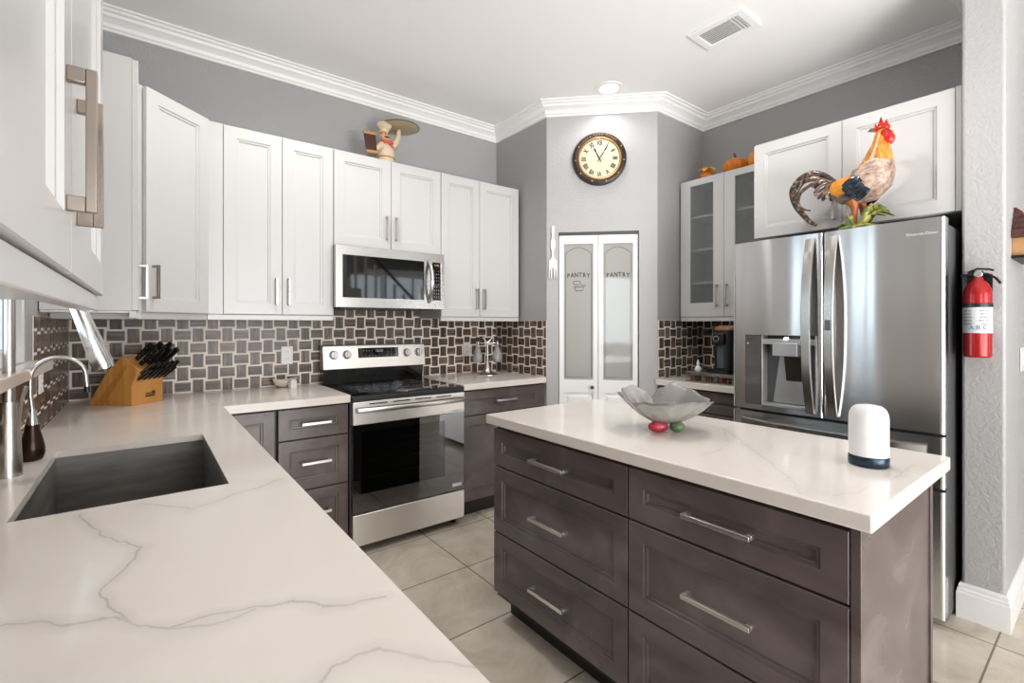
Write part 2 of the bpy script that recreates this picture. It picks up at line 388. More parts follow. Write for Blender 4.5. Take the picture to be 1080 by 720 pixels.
# crown moulding
cp = [(0, -2.88), (0.012, -2.88), (0.012, -2.872), (0.022, -2.862), (0.026, -2.846), (0.045, -2.83), (0.062, -2.81), (0.072, -2.80), (0.086, -2.796), (0.086, -2.786), (0.1, -2.78), (0.1, -2.765), (0, -2.765)]
crown = [(d, -z * 1.0) for d, z in cp]
crown = [(d, 2.8957 + (z - 2.88) * -1) for d, z in [(d, -zz) for d, zz in cp]]
crown = [(0, 2.885), (0.012, 2.885), (0.013, 2.898), (0.022, 2.904), (0.028, 2.921), (0.043, 2.935), (0.062, 2.944), (0.068, 2.957), (0.082, 2.962), (0.088, 2.972), (0.1, 2.975), (0.1, ZC), (0, ZC)]
path = [(0, -8.1), (0, 0), (XP, 0), (XP, YP), (XQ, YQ), (XF, YQ), (XF, YS0), (XS, YS0)]
struct(sweep(MB(), path, crown).build('trim_1', 'trim', angle=25), 'white crown moulding under the ceiling')
bb = [(0, 0), (0.016, 0), (0.016, 0.112), (0.013, 0.118), (0.013, 0.128), (0.009, 0.134), (0.009, 0.146), (0.004, 0.155), (0, 0.156)]
struct(sweep(MB(), [(XS + 0.55, YS0), (XS, YS0), (XS, YS1), (7.38, YS1)], bb).build('baseboard_stub', 'trim', angle=25), 'white baseboard around the wall end')

# windows
def window(name, x0, loc, rz, wd, z0, z1, mull):
    t = bpy.data.objects.new(name, None); C.objects.link(t); t.location = loc; t.rotation_euler = (0, 0, rz); struct(t)
    mb = MB(); d = 0.045
    mb.box(0, wd, 0, 0.06, z0, z0 + d).box(0, wd, 0, 0.06, z1 - d, z1).box(0, d, 0, 0.06, z0 + d, z1 - d).box(wd - d, wd, 0, 0.06, z0 + d, z1 - d)
    for k in range(1, mull): xx = wd * k / mull; mb.box(xx - 0.025, xx + 0.025, 0, 0.06, z0 + d, z1 - d)
    mb.build('window_frame', 'trim', t)
    MB().box(d, wd - d, 0.026, 0.034, z0 + d, z1 - d).build('pane', 'pane', t)
    return t
wt = window('window_1', 0, (-0.003, -1.97, 0), R(90), 0.90, 1.19, 2.25, 2); wt['label'] = 'white framed window above the sink'
struct(MB().box(-0.05, 0.055, -2.02, -0.955, 1.152, 1.186).build('trim_2', 'stone', bevel=0.003), 'white stone sill under the sink window')
window('window_2', 0, (-0.05, -6.4, 0), R(90), 1.8, 0.95, 2.2, 2)
window('window_3', 0, (3.5, -8.14, 0), R(180), 2.6, 0.3, 2.5, 3)
window('window_4', 0, (6.4, -8.14, 0), R(180), 2.4, 0.3, 2.5, 3)

# tile backsplash: upright and level tiles alternating
def backsplash(name, loc, rz, wd, z0, z1, hole=None, ph=0, label=None):
    p, a, b, th = 0.0750, 0.0515, 0.0765, 0.006
    mb = MB(); bm = mb.bm; lay = bm.loops.layers.color.new('tile_shade')
    us = [0, wd]; vs = [z0, z1]
    if hole: us = [0, hole[0], hole[1], wd] if hole[1] < wd else [0, hole[0], wd]; vs = [z0, hole[2], z1]
    cells(mb, us, vs, lambda u, v: not (hole and hole[0] < u < hole[1] and v > hole[2]), lambda u, v, w: (u, w, v), -0.003, 0, 0)
    rng = random.Random(hash(name) % 1000 + int(wd * 1000))
    def rect(x0, x1, zz0, zz1, mi):
        x0, x1, zz0, zz1 = max(x0, 0.002), min(x1, wd - 0.002), max(zz0, z0 + 0.002), min(zz1, z1 - 0.002)
        if hole and x1 > hole[0] and x0 < hole[1] and zz1 > hole[2]:
            if zz0 < hole[2] - 0.01: zz1 = hole[2] - 0.002
            elif x0 < hole[0] - 0.01: x1 = hole[0] - 0.002
            elif x1 > hole[1] + 0.01: x0 = hole[1] + 0.002
            else: return
        if x1 - x0 < 0.006 or zz1 - zz0 < 0.006: return
        c = rng.random(); c2 = rng.random(); n0 = len(bm.faces)
        mb.rings(x0, x1, zz0, zz1, [(0, -0.0055), (0.0015, -0.007)], -0.002, mi)
        bm.faces.ensure_lookup_table()
        for f in bm.faces[n0:]:
            for lp in f.loops: lp[lay] = (c, c2, 1 - c, 1)
    nx, nz = int(wd / p) + 2, int((z1 - z0) / p) + 2
    for i in range(-1, nx):
        for j in range(-1, nz):
            cx, cz = (i + 0.5) * p, z0 + (j + 0.47) * p
            if (i + j + ph) % 2: rect(cx - a / 2, cx + a / 2, cz - b / 2, cz + b / 2, 1)
            else: rect(cx - b / 2, cx + b / 2, cz - a / 2, cz + a / 2, 2)
    o = mb.build(name, ['grout', 'tile_v', 'tile_h'], smooth=False); o.location = loc; o.rotation_euler = (0, 0, rz)
    return struct(o, label)
ZT = 0.916
backsplash('wall_backsplash_back', (0.008, -0.001, 0), 0, XP - 0.016, ZT, 1.43, label='brown basketweave glass tile behind the range')
backsplash('wall_backsplash_pantry', (XP - 0.001, -0.008, 0), R(-90), -YP - 0.008, ZT, 1.345, ph=1, label='brown glass tile on the pantry side wall')
backsplash('wall_backsplash_left', (0.001, -3.9, 0), R(90), 3.9, ZT, 1.345, hole=(1.88, 2.945, 1.150), label='brown glass tile behind the sink')
backsplash('wall_backsplash_nook', (XQ + 0.004, YQ - 0.001, 0), 0, XF - XQ - 0.012, ZT, 1.345, label='brown glass tile on the short pantry wall')
backsplash('wall_backsplash_fridge', (XF - 0.001, YQ - 0.008, 0), R(-90), 0.72, ZT, 1.345, label='dark glass tile behind the coffee machine')

# ------------------------------------------------------------------ cabinets
def handle(mb, cx, cz, L, vert, yf, s=0.0055, off=0.030, p=None):
    p = p or s
    if vert:
        mb.box(cx - s, cx + s, yf - off - s, yf - off + s, cz - L / 2, cz + L / 2)
        for k in (-1, 1): z = cz + k * (L / 2 - p); mb.box(cx - s, cx + s, yf - off + s, yf, z - p, z + p)
    else:
        mb.box(cx - L / 2, cx + L / 2, yf - off - s, yf - off + s, cz - s, cz + s)
        for k in (-1, 1): x = cx + k * (L / 2 - s); mb.box(x - s, x + s, yf - off + s, yf, cz - s, cz + s)
    return mb
def facering(fr): return [(0.0, 0.0015), (0.0015, 0.0), (fr, 0.0), (fr + 0.002, 0.006), (fr + 0.011, 0.0065), (fr + 0.013, 0.013)]
def door(parent, name, x0, x1, z0, z1, m, fr, hx=None, hz=None, hl=0.155, vert=True, hm='nickel', hs=0.0055, hp=None, ho=0.030):
    d = MB().rings(x0, x1, z0, z1, facering(fr), 0.02).build(name, m, parent, smooth=False)
    if hx is not None: handle(MB(), hx, hz, hl, vert, 0.0, hs, ho, hp).build('handle', hm, d, bevel=0.001)
    return d
def wall_cabinet(label, loc, rz, wd, dep, z0, z1, doors, rail=True, hm='nickel', filler=None, fillers=(), hz=1.505, frl=0.062, **hk):
    t = thing('wall_cabinet', label, 'cabinet', (loc[0], loc[1], 0), rz, 'white wall cabinets')
    MB().box(0.0005, wd - 0.0005, 0.021, dep, z0 - 0.002, z1).build('carcass', 'cab_white', t)
    for (a, b, hx) in doors: door(t, 'door', a + 0.0015, b - 0.0015, z0, z1 - 0.003, 'cab_white', frl, hx, hz, hm=hm, **hk)
    for a, b in fillers: MB().box(a, b, 0.004, 0.021, z0, z1).build('filler_strip', 'cab_white', t)
    if rail: MB().box(0, wd, 0.006, 0.03, z0 - 0.033, z0 - 0.003).box(0, wd, 0.03, dep, z0 - 0.012, z0 - 0.003).build('light_rail', 'cab_white', t, bevel=0.002)
    return t
ZU0, ZU1 = 1.372, 2.405
YU = -0.342; DU = 0.338
wall_cabinet('tall white double-door wall cabinet between the corner unit and the microwave', (0.586, YU), 0, 0.664, DU, ZU0, ZU1,
             [(0.073, 0.371, 0.371 - 0.033), (0.371, 0.664, 0.371 + 0.033)], fillers=[(0.0, 0.072)])
wall_cabinet('short white double-door wall cabinet directly above the microwave', (1.252, YU), 0, 0.756, DU, 1.812, ZU1,
             [(0.0, 0.378, 0.378 - 0.033), (0.378, 0.756, 0.378 + 0.033)], rail=False, hz=1.95)
wall_cabinet('tall white double-door wall cabinet right of the microwave, above the bottle stand', (2.010, YU), 0, 0.716, DU, ZU0, ZU1,
             [(0.0, 0.334, 0.334 - 0.033), (0.334, 0.714, 0.334 + 0.033)])
# diagonal corner cabinet
t = thing('corner_wall_cabinet', 'white angled corner wall cabinet with one door, above the knife block', 'cabinet', (0.303, -0.598, 0), 0)
poly = [(0.003 - 0.303, 0.592), (0.003 - 0.303, 0.002), (-0.001, 0.002), (0.281, 0.256), (0.281, 0.592)]
MB().prism(poly, 'z', ZU0 - 0.002, ZU1).build('carcass', 'cab_white', t)
MB().prism([(p[0] * 0.995, p[1] * 0.995 + 0.001) for p in poly], 'z', ZU0 - 0.033, ZU0 - 0.003).build('light_rail', 'cab_white', t)
ang = math.atan2(0.254, 0.282); ln = math.hypot(0.254, 0.282)
dd = MB().rings(0.012, ln - 0.012, ZU0, ZU1 - 0.003, facering(0.06), 0.018).build('door', 'cab_white', t, smooth=False)
dd.location = (0.0 + math.sin(ang) * 0.021, 0.0 - math.cos(ang) * 0.021, 0); dd.rotation_euler = (0, 0, ang)
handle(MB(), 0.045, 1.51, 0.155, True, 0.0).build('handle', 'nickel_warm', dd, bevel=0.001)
# sink wall cabinets
wall_cabinet('narrow white wall cabinet with plain end panel between sink window and corner', (0.298, -0.845), R(90), 0.243, 0.294, ZU0, ZU1,
             [(0.004, 0.243, 0.205)], hm='nickel')
wall_cabinet('white wall cabinet with twin nickel bar handles, near side of the sink window', (0.250, -3.075), R(90), 1.045, 0.245, ZU0, ZU1,
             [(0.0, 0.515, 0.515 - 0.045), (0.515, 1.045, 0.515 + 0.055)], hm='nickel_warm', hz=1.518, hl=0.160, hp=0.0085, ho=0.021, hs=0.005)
# glass cabinet
t = thing('glass_door_cabinet', 'white wall cabinet with two glass doors above the coffee machine', 'cabinet', (3.61, -1.229, 0), R(-90))
wd = 0.700
mb = MB(); mb.box(0, 0.018, 0.021, 0.335, ZU0, ZU1).box(wd - 0.018, wd, 0.021, 0.335, ZU0, ZU1).box(0.018, wd - 0.018, 0.021, 0.335, ZU0, ZU0 + 0.018).box(0.018, wd - 0.018, 0.021, 0.335, ZU1 - 0.018, ZU1).box(0.018, wd - 0.018, 0.325, 0.335, ZU0 + 0.018, ZU1 - 0.018)
mb.build('carcass', 'cab_white', t)
for zz in (1.62, 1.87, 2.12): MB().box(0.019, wd - 0.019, 0.05, 0.324, zz, zz + 0.018).build('shelf', 'cab_white', t)
for a, b, hx in ((0.0015, 0.341, 0.341 - 0.045), (0.344, wd - 0.0015, 0.344 + 0.025)):
    fr = 0.078; mb = MB()
    cells(mb, [a, a + fr, b - fr, b], [ZU0, ZU0 + fr + 0.025, ZU1 - 0.05, ZU1 - 0.003], lambda u, v: not (a + fr < u < b - fr and ZU0 + fr + 0.025 < v < ZU1 - 0.05), lambda u, v, w_: (u, w_, v), 0, 0.02)
    d = mb.build('door', 'cab_white', t, bevel=0.0015)
    MB().box(a + fr - 0.004, b - fr + 0.004, 0.009, 0.013, ZU0 + fr + 0.021, ZU1 - 0.046).build('pane', 'cab_glass', d)
    handle(MB(), hx, 1.525, 0.155, True, 0.0).build('handle', 'nickel', d, bevel=0.001)
MB().box(0, wd, 0.006, 0.03, ZU0 - 0.033, ZU0 - 0.001).box(0, wd, 0.03, 0.33, ZU0 - 0.012, ZU0 - 0.001).build('light_rail', 'cab_white', t)
# above the fridge
wall_cabinet('wide white double-door wall cabinet above the fridge, behind the rooster', (3.28, -1.935), R(-90), 0.922, 0.667, 1.835, ZU1,
             [(0.0, 0.458, 0.458 - 0.033), (0.458, 0.902, 0.458 + 0.033)], rail=False, fillers=[(0.903, 0.922)], hz=1.955)

def base_cabinet(name, label, loc, rz, wd, dep, fronts, m='wood_dark', end=None, toe=0.075, fr=0.055):
    # fronts: (kind, x0,x1,z0,z1, handle x, handle z, length, vertical)
    t = thing(name, label, 'cabinet', (loc[0], loc[1], 0), rz, 'dark island cabinets' if name.startswith('island') else 'dark base cabinets')
    MB().box(0, wd, 0.021, dep, 0.11, 0.873).build('carcass', 'wood_black', t)
    MB().box(0.002, wd - 0.002, toe, dep, 0, 0.1095).build('plinth', 'wood_black', t)
    for k, a, b, z0, z1, hx, hz, hl, vert in fronts: door(t, k, a + 0.0015, b - 0.0015, z0, z1, m, fr, hx, hz, hl, vert, 'nickel_light', 0.0065)
    return t
D3 = [(0.698, 0.860), (0.420, 0.690), (0.118, 0.413)]
YB = -0.62
base_cabinet('base_cabinet', 'dark three-drawer base cabinet just left of the range', (0.876, YB), 0, 0.372, 0.615,
             [('drawer', 0, 0.370, a, b, 0.19, b - (0.082 if k == 0 else 0.125), 0.155, False) for k, (a, b) in enumerate(D3)])
base_cabinet('corner_base_cabinet', 'dark blind corner base cabinet left of the three drawers', (0.628, YB), 0, 0.244, 0.615,
             [('door', 0.0, 0.234, 0.118, 0.860, None, 0, 0, True)])
t = base_cabinet('base_cabinet', 'dark base cabinet with one drawer over a door, right of the range', (2.006, YB), 0, 0.744, 0.615,
             [('drawer', 0.008, 0.705, 0.698, 0.860, 0.365, 0.782, 0.18, False), ('door', 0.008, 0.705, 0.118, 0.690, 0.06, 0.6, None, True)][:1])
door(t, 'door', 0.0095, 0.7035, 0.118, 0.690, 'wood_dark', 0.06)
MB().box(0.706, 0.744, 0.004, 0.021, 0.118, 0.86).build('filler_strip', 'wood_dark', t)
base_cabinet('base_cabinet', 'dark base cabinet with drawers under the coffee machine', (3.335, -1.222), R(-90), 0.700, 0.610,
             [('drawer', 0, 0.70, 0.720, 0.860, None, 0, 0, False), ('drawer', 0, 0.70, 0.420, 0.712, None, 0, 0, False), ('drawer', 0, 0.70, 0.118, 0.412, None, 0, 0, False)])
# sink run (under the counter in the foreground)
for y0, wd, lb in ((-1.2, 0.555, 'dark base cabinet under the counter between sink and corner'), (-3.0, 0.88, 'dark two-door base cabinet under the counter, near side of the sink cabinet')):
    if wd > 0.6: fr_ = [('door', 0, wd / 2, 0.118, 0.86, wd / 2 - 0.04, 0.74, 0.155, True), ('door', wd / 2, wd, 0.118, 0.86, wd / 2 + 0.04, 0.74, 0.155, True)]
    else: fr_ = [('door', 0, wd, 0.118, 0.86, 0.05, 0.74, 0.155, True)]
    base_cabinet('base_cabinet', lb, (0.596, y0), R(90), wd, 0.59, fr_)
t = thing('sink_cabinet', 'dark sink base cabinet below the steel basin', 'cabinet', (0.596, -2.115, 0), R(90))
MB().box(0, 0.018, 0.021, 0.59, 0.11, 0.873).box(0.89, 0.908, 0.021, 0.59, 0.11, 0.873).box(0.018, 0.89, 0.021, 0.59, 0.11, 0.13).box(0.018, 0.89, 0.575, 0.59, 0.13, 0.873).build('carcass', 'wood_black', t)
MB().box(0.002, 0.906, 0.075, 0.59, 0, 0.1095).build('plinth', 'wood_black', t)
for a, b, hx in ((0, 0.454, 0.41), (0.454, 0.908, 0.498)): door(t, 'door', a + 0.0015, b - 0.0015, 0.118, 0.86, 'wood_dark', 0.055, hx, 0.74)

# ------------------------------------------------------------------ worktops
Z0, Z1 = 0.874, 0.915
SK = (0.098, 0.487, -1.952, -1.280)
ZM = 0.8945; SL = (SK[0] - 0.02, SK[1] + 0.02, SK[2] - 0.02, SK[3] + 0.02)
def slab(h, z0, z1, mb):
    return cells(mb, [0.008, h[0], h[1], 0.624, 1.2475], [-3.9, h[2], h[3], -0.652, -0.008],
                 lambda x, y: (x < 0.624 or y > -0.652) and not (h[0] < x < h[1] and h[2] < y < h[3]), lambda u, v, w_: (u, v, w_), z0, z1)
mb = slab(SL, Z0, ZM - 0.0003, slab(SK, ZM, Z1, MB()))
tag(mb.build('worktop', 'stone'), 'white veined stone worktop with the sink cut-out, running left to the range', 'worktop', 'stone worktops')
tag(MB().box(2.003, XP - 0.008, -0.652, -0.008, Z0, Z1).build('worktop', 'stone', bevel=0.003), 'short cream stone worktop right of the range under the bottle stand', 'worktop', 'stone worktops')
tag(MB().box(3.30, XF - 0.008, -1.925, YQ - 0.008, Z0, Z1).build('worktop', 'stone', bevel=0.003), 'short cream stone worktop under the coffee machine', 'worktop', 'stone worktops')
# island
IX, IY0, IY1 = 1.553, -1.612, -2.964
ID = [(0.695, 0.856), (0.405, 0.688), (0.137, 0.398)]
def island(label, y0, wd, fx1, end):
    t = base_cabinet('island_cabinet', label, (IX, y0), R(-90), wd, 0.604,
        [('drawer', 0, fx1, a, b, fx1 / 2 + 0.003, hz, 0.19, False) for (a, b), hz in zip(ID, (0.776, 0.549, 0.270))], toe=0.095)
    if end:
        MB().box(wd + 0.0005, wd + 0.0205, 0.004, 0.585, 0.0, 0.873).box(wd + 0.0005, wd + 0.0255, 0.585, 0.606, 0, 0.873).build('end_panel', 'wood_dark', t, bevel=0.0015)
    return t
island('left half of the dark island, three drawers below the far end of its top', IY0, 0.732, 0.731, False)
island('right half of the dark island, three drawers and plain end panel near the fridge', IY0 - 0.733, 0.598, 0.598, True)
tag(MB().box(1.527, 2.2515, -2.991, -1.586, Z0, Z1).build('island_worktop', 'stone', bevel=0.004), 'thick white stone island top under the glass bowl and lantern', 'worktop', 'stone worktops')

# ------------------------------------------------------------------ sink
mb = MB(); th = 0.006; zb = 0.66
x0, x1, y0, y1 = SK[0] - 0.008, SK[1] + 0.008, SK[2] - 0.008, SK[3] + 0.008
mb.box(x0, x1, y0, y1, zb, zb + th).box(x0, x0 + th, y0, y1, zb + th, 0.8935).box(x1 - th, x1, y0, y1, zb + th, 0.8935).box(x0 + th, x1 - th, y0, y0 + th, zb + th, 0.8935).box(x0 + th, x1 - th, y1 - th, y1, zb + th, 0.8935)
t = thing('sink', 'rectangular undermount steel sink set in the worktop beside the tall faucet', 'sink', ((x0 + x1) / 2, (y0 + y1) / 2, zb))
o = mb.build('basin', 'sink_steel', t, smooth=False); o.location = (-(x0 + x1) / 2, -(y0 + y1) / 2, -zb)
MB().lathe([(0.0, 0.0065), (0.03, 0.0065), (0.034, 0.009), (0.045, 0.009), (0.045, 0.004), (0.0, 0.004)], (-0.05, 0, 0)).build('drain', 'chrome', t)

# big faucet
def bez(p0, p1, p2, p3, n=12):
    p0, p1, p2, p3 = map(Vector, (p0, p1, p2, p3)); out = []
    for i in range(n + 1):
        u = i / n; out.append(p0 * (1 - u) ** 3 + p1 * 3 * u * (1 - u) ** 2 + p2 * 3 * u * u * (1 - u) + p3 * u ** 3)
    return out
t = thing('kitchen_faucet', 'tall brushed steel pull-down faucet behind the sink', 'faucet', (0.035, -1.535, Z1))
MB().lathe([(0.0, 0), (0.027, 0), (0.027, 0.012), (0.025, 0.05), (0.021, 0.14), (0.0175, 0.195), (0.0, 0.195)], seg=28).build('body', 'nickel', t)
pts = [Vector((0, 0, 0.19)), Vector((0, 0, 0.3)), Vector((0, 0, 0.42))] + bez((0, 0, 0.46), (0.0, 0, 0.60), (0.10, 0, 0.60), (0.125, 0, 0.47))
MB().tube(pts, 0.0125, 14, up=(0, 1, 0)).build('neck', 'nickel', t)
a, b = Vector((0.125, 0, 0.475)), Vector((0.192, 0, 0.272)); dr = (b - a)
MB().tube([a, a + dr * 0.08, a + dr * 0.45, a + dr * 0.9, b], [0.015, 0.0175, 0.021, 0.0265, 0.025], 18, up=(0, 1, 0)).build('spray_head', 'chrome', t)
MB().tube([(0.0, 0.015, 0.10), (0.003, 0.045, 0.115), (0.006, 0.06, 0.13)], 0.011, 12).tube([(0.006, 0.058, 0.115), (0.012, 0.075, 0.19), (0.02, 0.085, 0.225)], [0.009, 0.008, 0.011], 10, flat=0.6).build('lever', 'nickel', t)
# small gooseneck tap with bronze drop body
t = thing('filter_tap', 'small steel gooseneck tap with a dark bronze teardrop body', 'tap', (0.056, -1.368, Z1))
MB().lathe([(0.0, 0), (0.019, 0), (0.024, 0.004), (0.029, 0.022), (0.0285, 0.038), (0.024, 0.06), (0.0175, 0.088), (0.0155, 0.105), (0, 0.105)], seg=24).build('body', 'bronze', t)
MB().lathe([(0.0, 0.105), (0.0155, 0.105), (0.010, 0.135), (0.0075, 0.15), (0, 0.15)]).build('collar', 'chrome', t)
pts = [Vector((0, 0, 0.145)), Vector((-0.004, 0, 0.19)), Vector((-0.004, 0, 0.235))] + [Vector((0.0575 - 0.0615 * math.cos(q), 0, 0.238 + 0.0615 * math.sin(q))) for q in [math.pi * k / 12 for k in range(1, 12)]] + [Vector((0.119, 0, 0.235)), Vector((0.121, 0, 0.205)), ]
MB().tube(pts, 0.0062, 12, up=(0, 1, 0)).build('spout', 'nickel', t)
MB().tube([(0.121, 0, 0.207), (0.122, 0, 0.19)], 0.0075, 12).build('spout_tip', 'black', t)

# ------------------------------------------------------------------ range
t = thing('range', 'stainless electric range with black glass top between the dark cabinets', 'stove', (1.2515, -0.673, 0))
W = 0.7475
MB().box(0, W, 0.04, 0.655, 0.045, 0.872).build('body', 'dark_grey', t)
MB().box(0, W, 0.004, 0.62, 0.875, 0.905).build('cooktop_frame', 'black', t, bevel=0.004)
ct = MB().box(0.006, W - 0.006, 0.01, 0.60, 0.9055, 0.911).build('cooktop_glass', 'black_gloss', t, bevel=0.002)
mb = MB()
for cx, cyy, rr in ((0.2, 0.17, 0.10), (0.2, 0.44, 0.075), (0.55, 0.17, 0.085), (0.55, 0.44, 0.10), (0.375, 0.46, 0.05)):
    for r0 in (rr, rr * 0.7): mb.lathe([(r0, 0.9112), (r0 + 0.0025, 0.9112), (r0 + 0.0025, 0.9114), (r0, 0.9114)], (cx, cyy, 0), 40)
mb.build('burner_ring', 'dark_grey', ct)
# back guard
MB().prism([(0.60, 0.905), (0.595, 0.93), (0.585, 1.01), (0.575, 1.012), (0.655, 1.012), (0.655, 0.905)], 'x', 0.012, W - 0.0).build('backguard', 'black_gloss', t)
cpn = MB().prism([(0.572, 1.012), (0.592, 1.168), (0.600, 1.172), (0.655, 1.172), (0.655, 1.012)], 'x', 0.008, W + 0.012).build('control_panel', 'steel_range', t, bevel=0.003)
mt = Matrix.Rotation(math.atan2(0.02, 0.156), 4, 'X').inverted()
def onpanel(z, off=0.0): return 0.572 + (z - 1.012) * 0.02 / 0.156 - off
def PM(x, z, off): return Matrix.Translation((x, onpanel(z, off), z)) @ Matrix.Rotation(R(90) - math.atan2(0.02, 0.156), 4, 'X')
disp = MB()
q = [(0.247, 1.083), (0.545, 1.083), (0.545, 1.150), (0.247, 1.150)]
A = [disp.v((x, onpanel(z, 0.003), z)) for x, z in q]; B = [disp.v((x, onpanel(z, -0.004), z)) for x, z in q]
for i in range(4): disp.f([A[i], A[(i + 1) % 4], B[(i + 1) % 4], B[i]])
disp.f(A); disp.f(B[::-1]); dsp = disp.build('display', 'black_gloss', cpn)
M['lcd'] = mat('pale_display_marks', (190, 196, 200), 0.5)
mk = MB(); mk.text('12:00', 0.026, PM(0.40, 1.128, 0.0036), 0.0003)
for k in range(5): mk.text('-', 0.022, PM(0.30 + 0.024 * k, 1.098, 0.0036), 0.0003)
for k in range(4): mk.text('o', 0.014, PM(0.285 + 0.02 * k, 1.132, 0.0036), 0.0003)
for k in range(3):
    for j in range(3): mk.text(str(1 + k + 3 * j), 0.012, PM(0.462 + 0.028 * k, 1.138 - 0.019 * j, 0.0036), 0.0003)
mk.build('display_marks', 'lcd', dsp)
for x in (0.078, 0.168, 0.61, 0.705):
    mb = MB(); mb.lathe([(0.0, 0.0), (0.030, 0.0), (0.030, 0.006), (0.026, 0.008), (0.0245, 0.026), (0.022, 0.029), (0, 0.029)], (0, 0, 0), 24)
    mb.box(-0.004, 0.004, -0.024, 0.024, 0.028, 0.034)
    bmesh.ops.transform(mb.bm, matrix=PM(x, 1.108, 0.0), verts=mb.bm.verts[:])
    mb.build('knob', 'steel', cpn)
# oven door
bandmb = MB().box(0.003, W - 0.003, 0.0, 0.035, 0.742, 0.872).build('door_top_band', 'steel_range', t, bevel=0.003)
bx = MB(); 
for k in range(4): bx.box(0.10 + 0.145 * k, 0.21 + 0.145 * k, -0.0006, 0.004, 0.853, 0.860)
bx.build('vent_slot', 'black', bandmb)
mb = cells(MB(), [0.004, 0.055, 0.60, W - 0.004], [0.236, 0.345, 0.70, 0.740], lambda x, z: not (0.055 < x < 0.60 and 0.345 < z < 0.70), lambda u, v, w_: (u, w_, v), 0.004, 0.035)
od = mb.build('oven_door', 'black_mirror', t, smooth=False)
MB().box(0.0552, 0.5998, 0.006, 0.010, 0.3452, 0.6998).build('oven_window', 'oven_glass', od)
MB().box(0.0552, 0.5998, 0.030, 0.034, 0.3452, 0.6998).build('oven_back_plate', 'black', od)
rk = MB()
for z in (0.43, 0.52, 0.56, 0.60, 0.635):
    rk.tube([(0.16 if z > 0.53 else 0.10, 0.022, z), (0.585, 0.022, z)], 0.0022 if z > 0.53 else 0.003, 6)
rk.build('oven_rack', 'nickel', od)
# door handle: wide bowed bar
sec = []
for k in range(17):
    u = -1 + k / 8; bow = 0.052 - 0.022 * u * u
    x = W / 2 + u * (W / 2 - 0.02)
    sec.append([(x, -bow - 0.010, 0.815), (x, -bow - 0.014, 0.828), (x, -bow - 0.010, 0.842), (x, -bow + 0.006, 0.846), (x, -bow + 0.008, 0.828), (x, -bow + 0.006, 0.812)])
hb = MB().loft(sec); hb.box(0.025, 0.05, -0.034, 0.0, 0.816, 0.840).box(W - 0.05, W - 0.025, -0.034, 0, 0.816, 0.840)
hb.build('handle', 'nickel', bandmb)
MB().box(0.655, 0.725, 0.0025, 0.0045, 0.262, 0.282).build('sticker', 'white_plastic', od)
MB().box(0.645, 0.735, -0.0008, 0.002, 0.742, 0.760).build('sticker', 'white_plastic', bandmb)
MB().box(0.003, W - 0.003, 0.002, 0.035, 0.050, 0.229).build('drawer', 'steel_range', t, bevel=0.003)
for x in (0.04, W - 0.04):
    for y in (0.08, 0.6): MB().lathe([(0, 0), (0.018, 0), (0.018, 0.03), (0.012, 0.045), (0, 0.045)], (x, y, 0), 14).build('foot', 'black', t)

# ------------------------------------------------------------------ microwave
t = thing('microwave', 'stainless over-the-range microwave between the wall cabinets', 'microwave', (1.243, -0.402, 1.42))
W = 0.757; H = 0.384
MB().box(0.004, W - 0.004, 0.03, 0.395, 0.004, H).build('body', 'dark_grey', t)
mb = cells(MB(), [0, 0.045, 0.60, 0.665, 0.730, W], [0, 0.062, 0.325, H], lambda x, z: not ((0.045 < x < 0.60 or 0.665 < x < 0.730) and 0.062 < z < 0.325), lambda u, v, w_: (u, w_, v), 0, 0.03)
fr = mb.build('door', 'steel', t, bevel=0.002)
MB().box(0.0455, 0.5995, 0.004, 0.012, 0.0625, 0.3245).build('window', 'black_gloss', fr)
MB().box(0.6002, 0.662, -0.001, 0.002, 0.03, 0.355).build('handle_strip', 'steel', fr)
kp = MB().box(0.6655, 0.7295, 0.002, 0.012, 0.0625, 0.3245).build('keypad', 'black_gloss', fr)
mk = MB(); mx = Matrix.Rotation(R(90), 4, 'X')
for r_ in range(9):
    for c_ in range(3):
        mk.text('0123456789+-x='[(r_ * 3 + c_) % 14], 0.014, Matrix.Translation((0.681 + 0.0165 * c_, 0.0016, 0.085 + 0.0225 * r_)) @ mx, 0.0003)
mk.text('12:00', 0.017, Matrix.Translation((0.6975, 0.0016, 0.305)) @ mx, 0.0003)
mk.build('key_marks', 'lcd', kp)
pts = [Vector((0.635, -0.004 - 0.052 * math.sin(math.pi * k / 14), 0.045 + 0.29 * k / 14)) for k in range(15)]
MB().tube(pts, [0.011] * 15, 10, flat=1.2, up=(1, 0, 0)).build('handle', 'chrome', fr)
MB().box(0.05, W - 0.05, 0.06, 0.36, -0.004, 0.0045).build('vent_filter', 'black', t)

# ------------------------------------------------------------------ fridge
t = thing('refrigerator', 'stainless French-door fridge with ice dispenser beneath the rooster', 'fridge', (3.04, -1.930, 0), R(-90))
W = 0.912
MB().box(0.004, W - 0.004, 0.072, 0.80, 0.02, 1.755).build('body', 'dark_grey', t, bevel=0.004)
MB().box(0.05, 0.25, 0.09, 0.3, 1.7555, 1.775).box(W - 0.25, W - 0.05, 0.09, 0.3, 1.7555, 1.775).build('hinge_cover', 'dark_grey', t)
def front_y(x, a, b):
    u = (x - a) / (b - a); e = min(x - a, b - x); bow = -0.010 * (1 - (2 * u - 1) ** 2)
    return bow + (0.006 * (1 - min(1, e / 0.010)) ** 2)
def doorpiece(mb, a, b, xa, xb, z0, z1, back=0.068, n=14):
    xs = sorted(set([xa, xb] + [x for x in [a + 0.004, a + 0.009, a + 0.018, b - 0.018, b - 0.009, b - 0.004] + [a + (b - a) * k / n for k in range(n + 1)] if xa <= x <= xb]))
    poly = [(x, front_y(x, a, b)) for x in xs] + [(xb, back), (xa, back)]
    return mb.prism(poly, 'z', z0, z1)
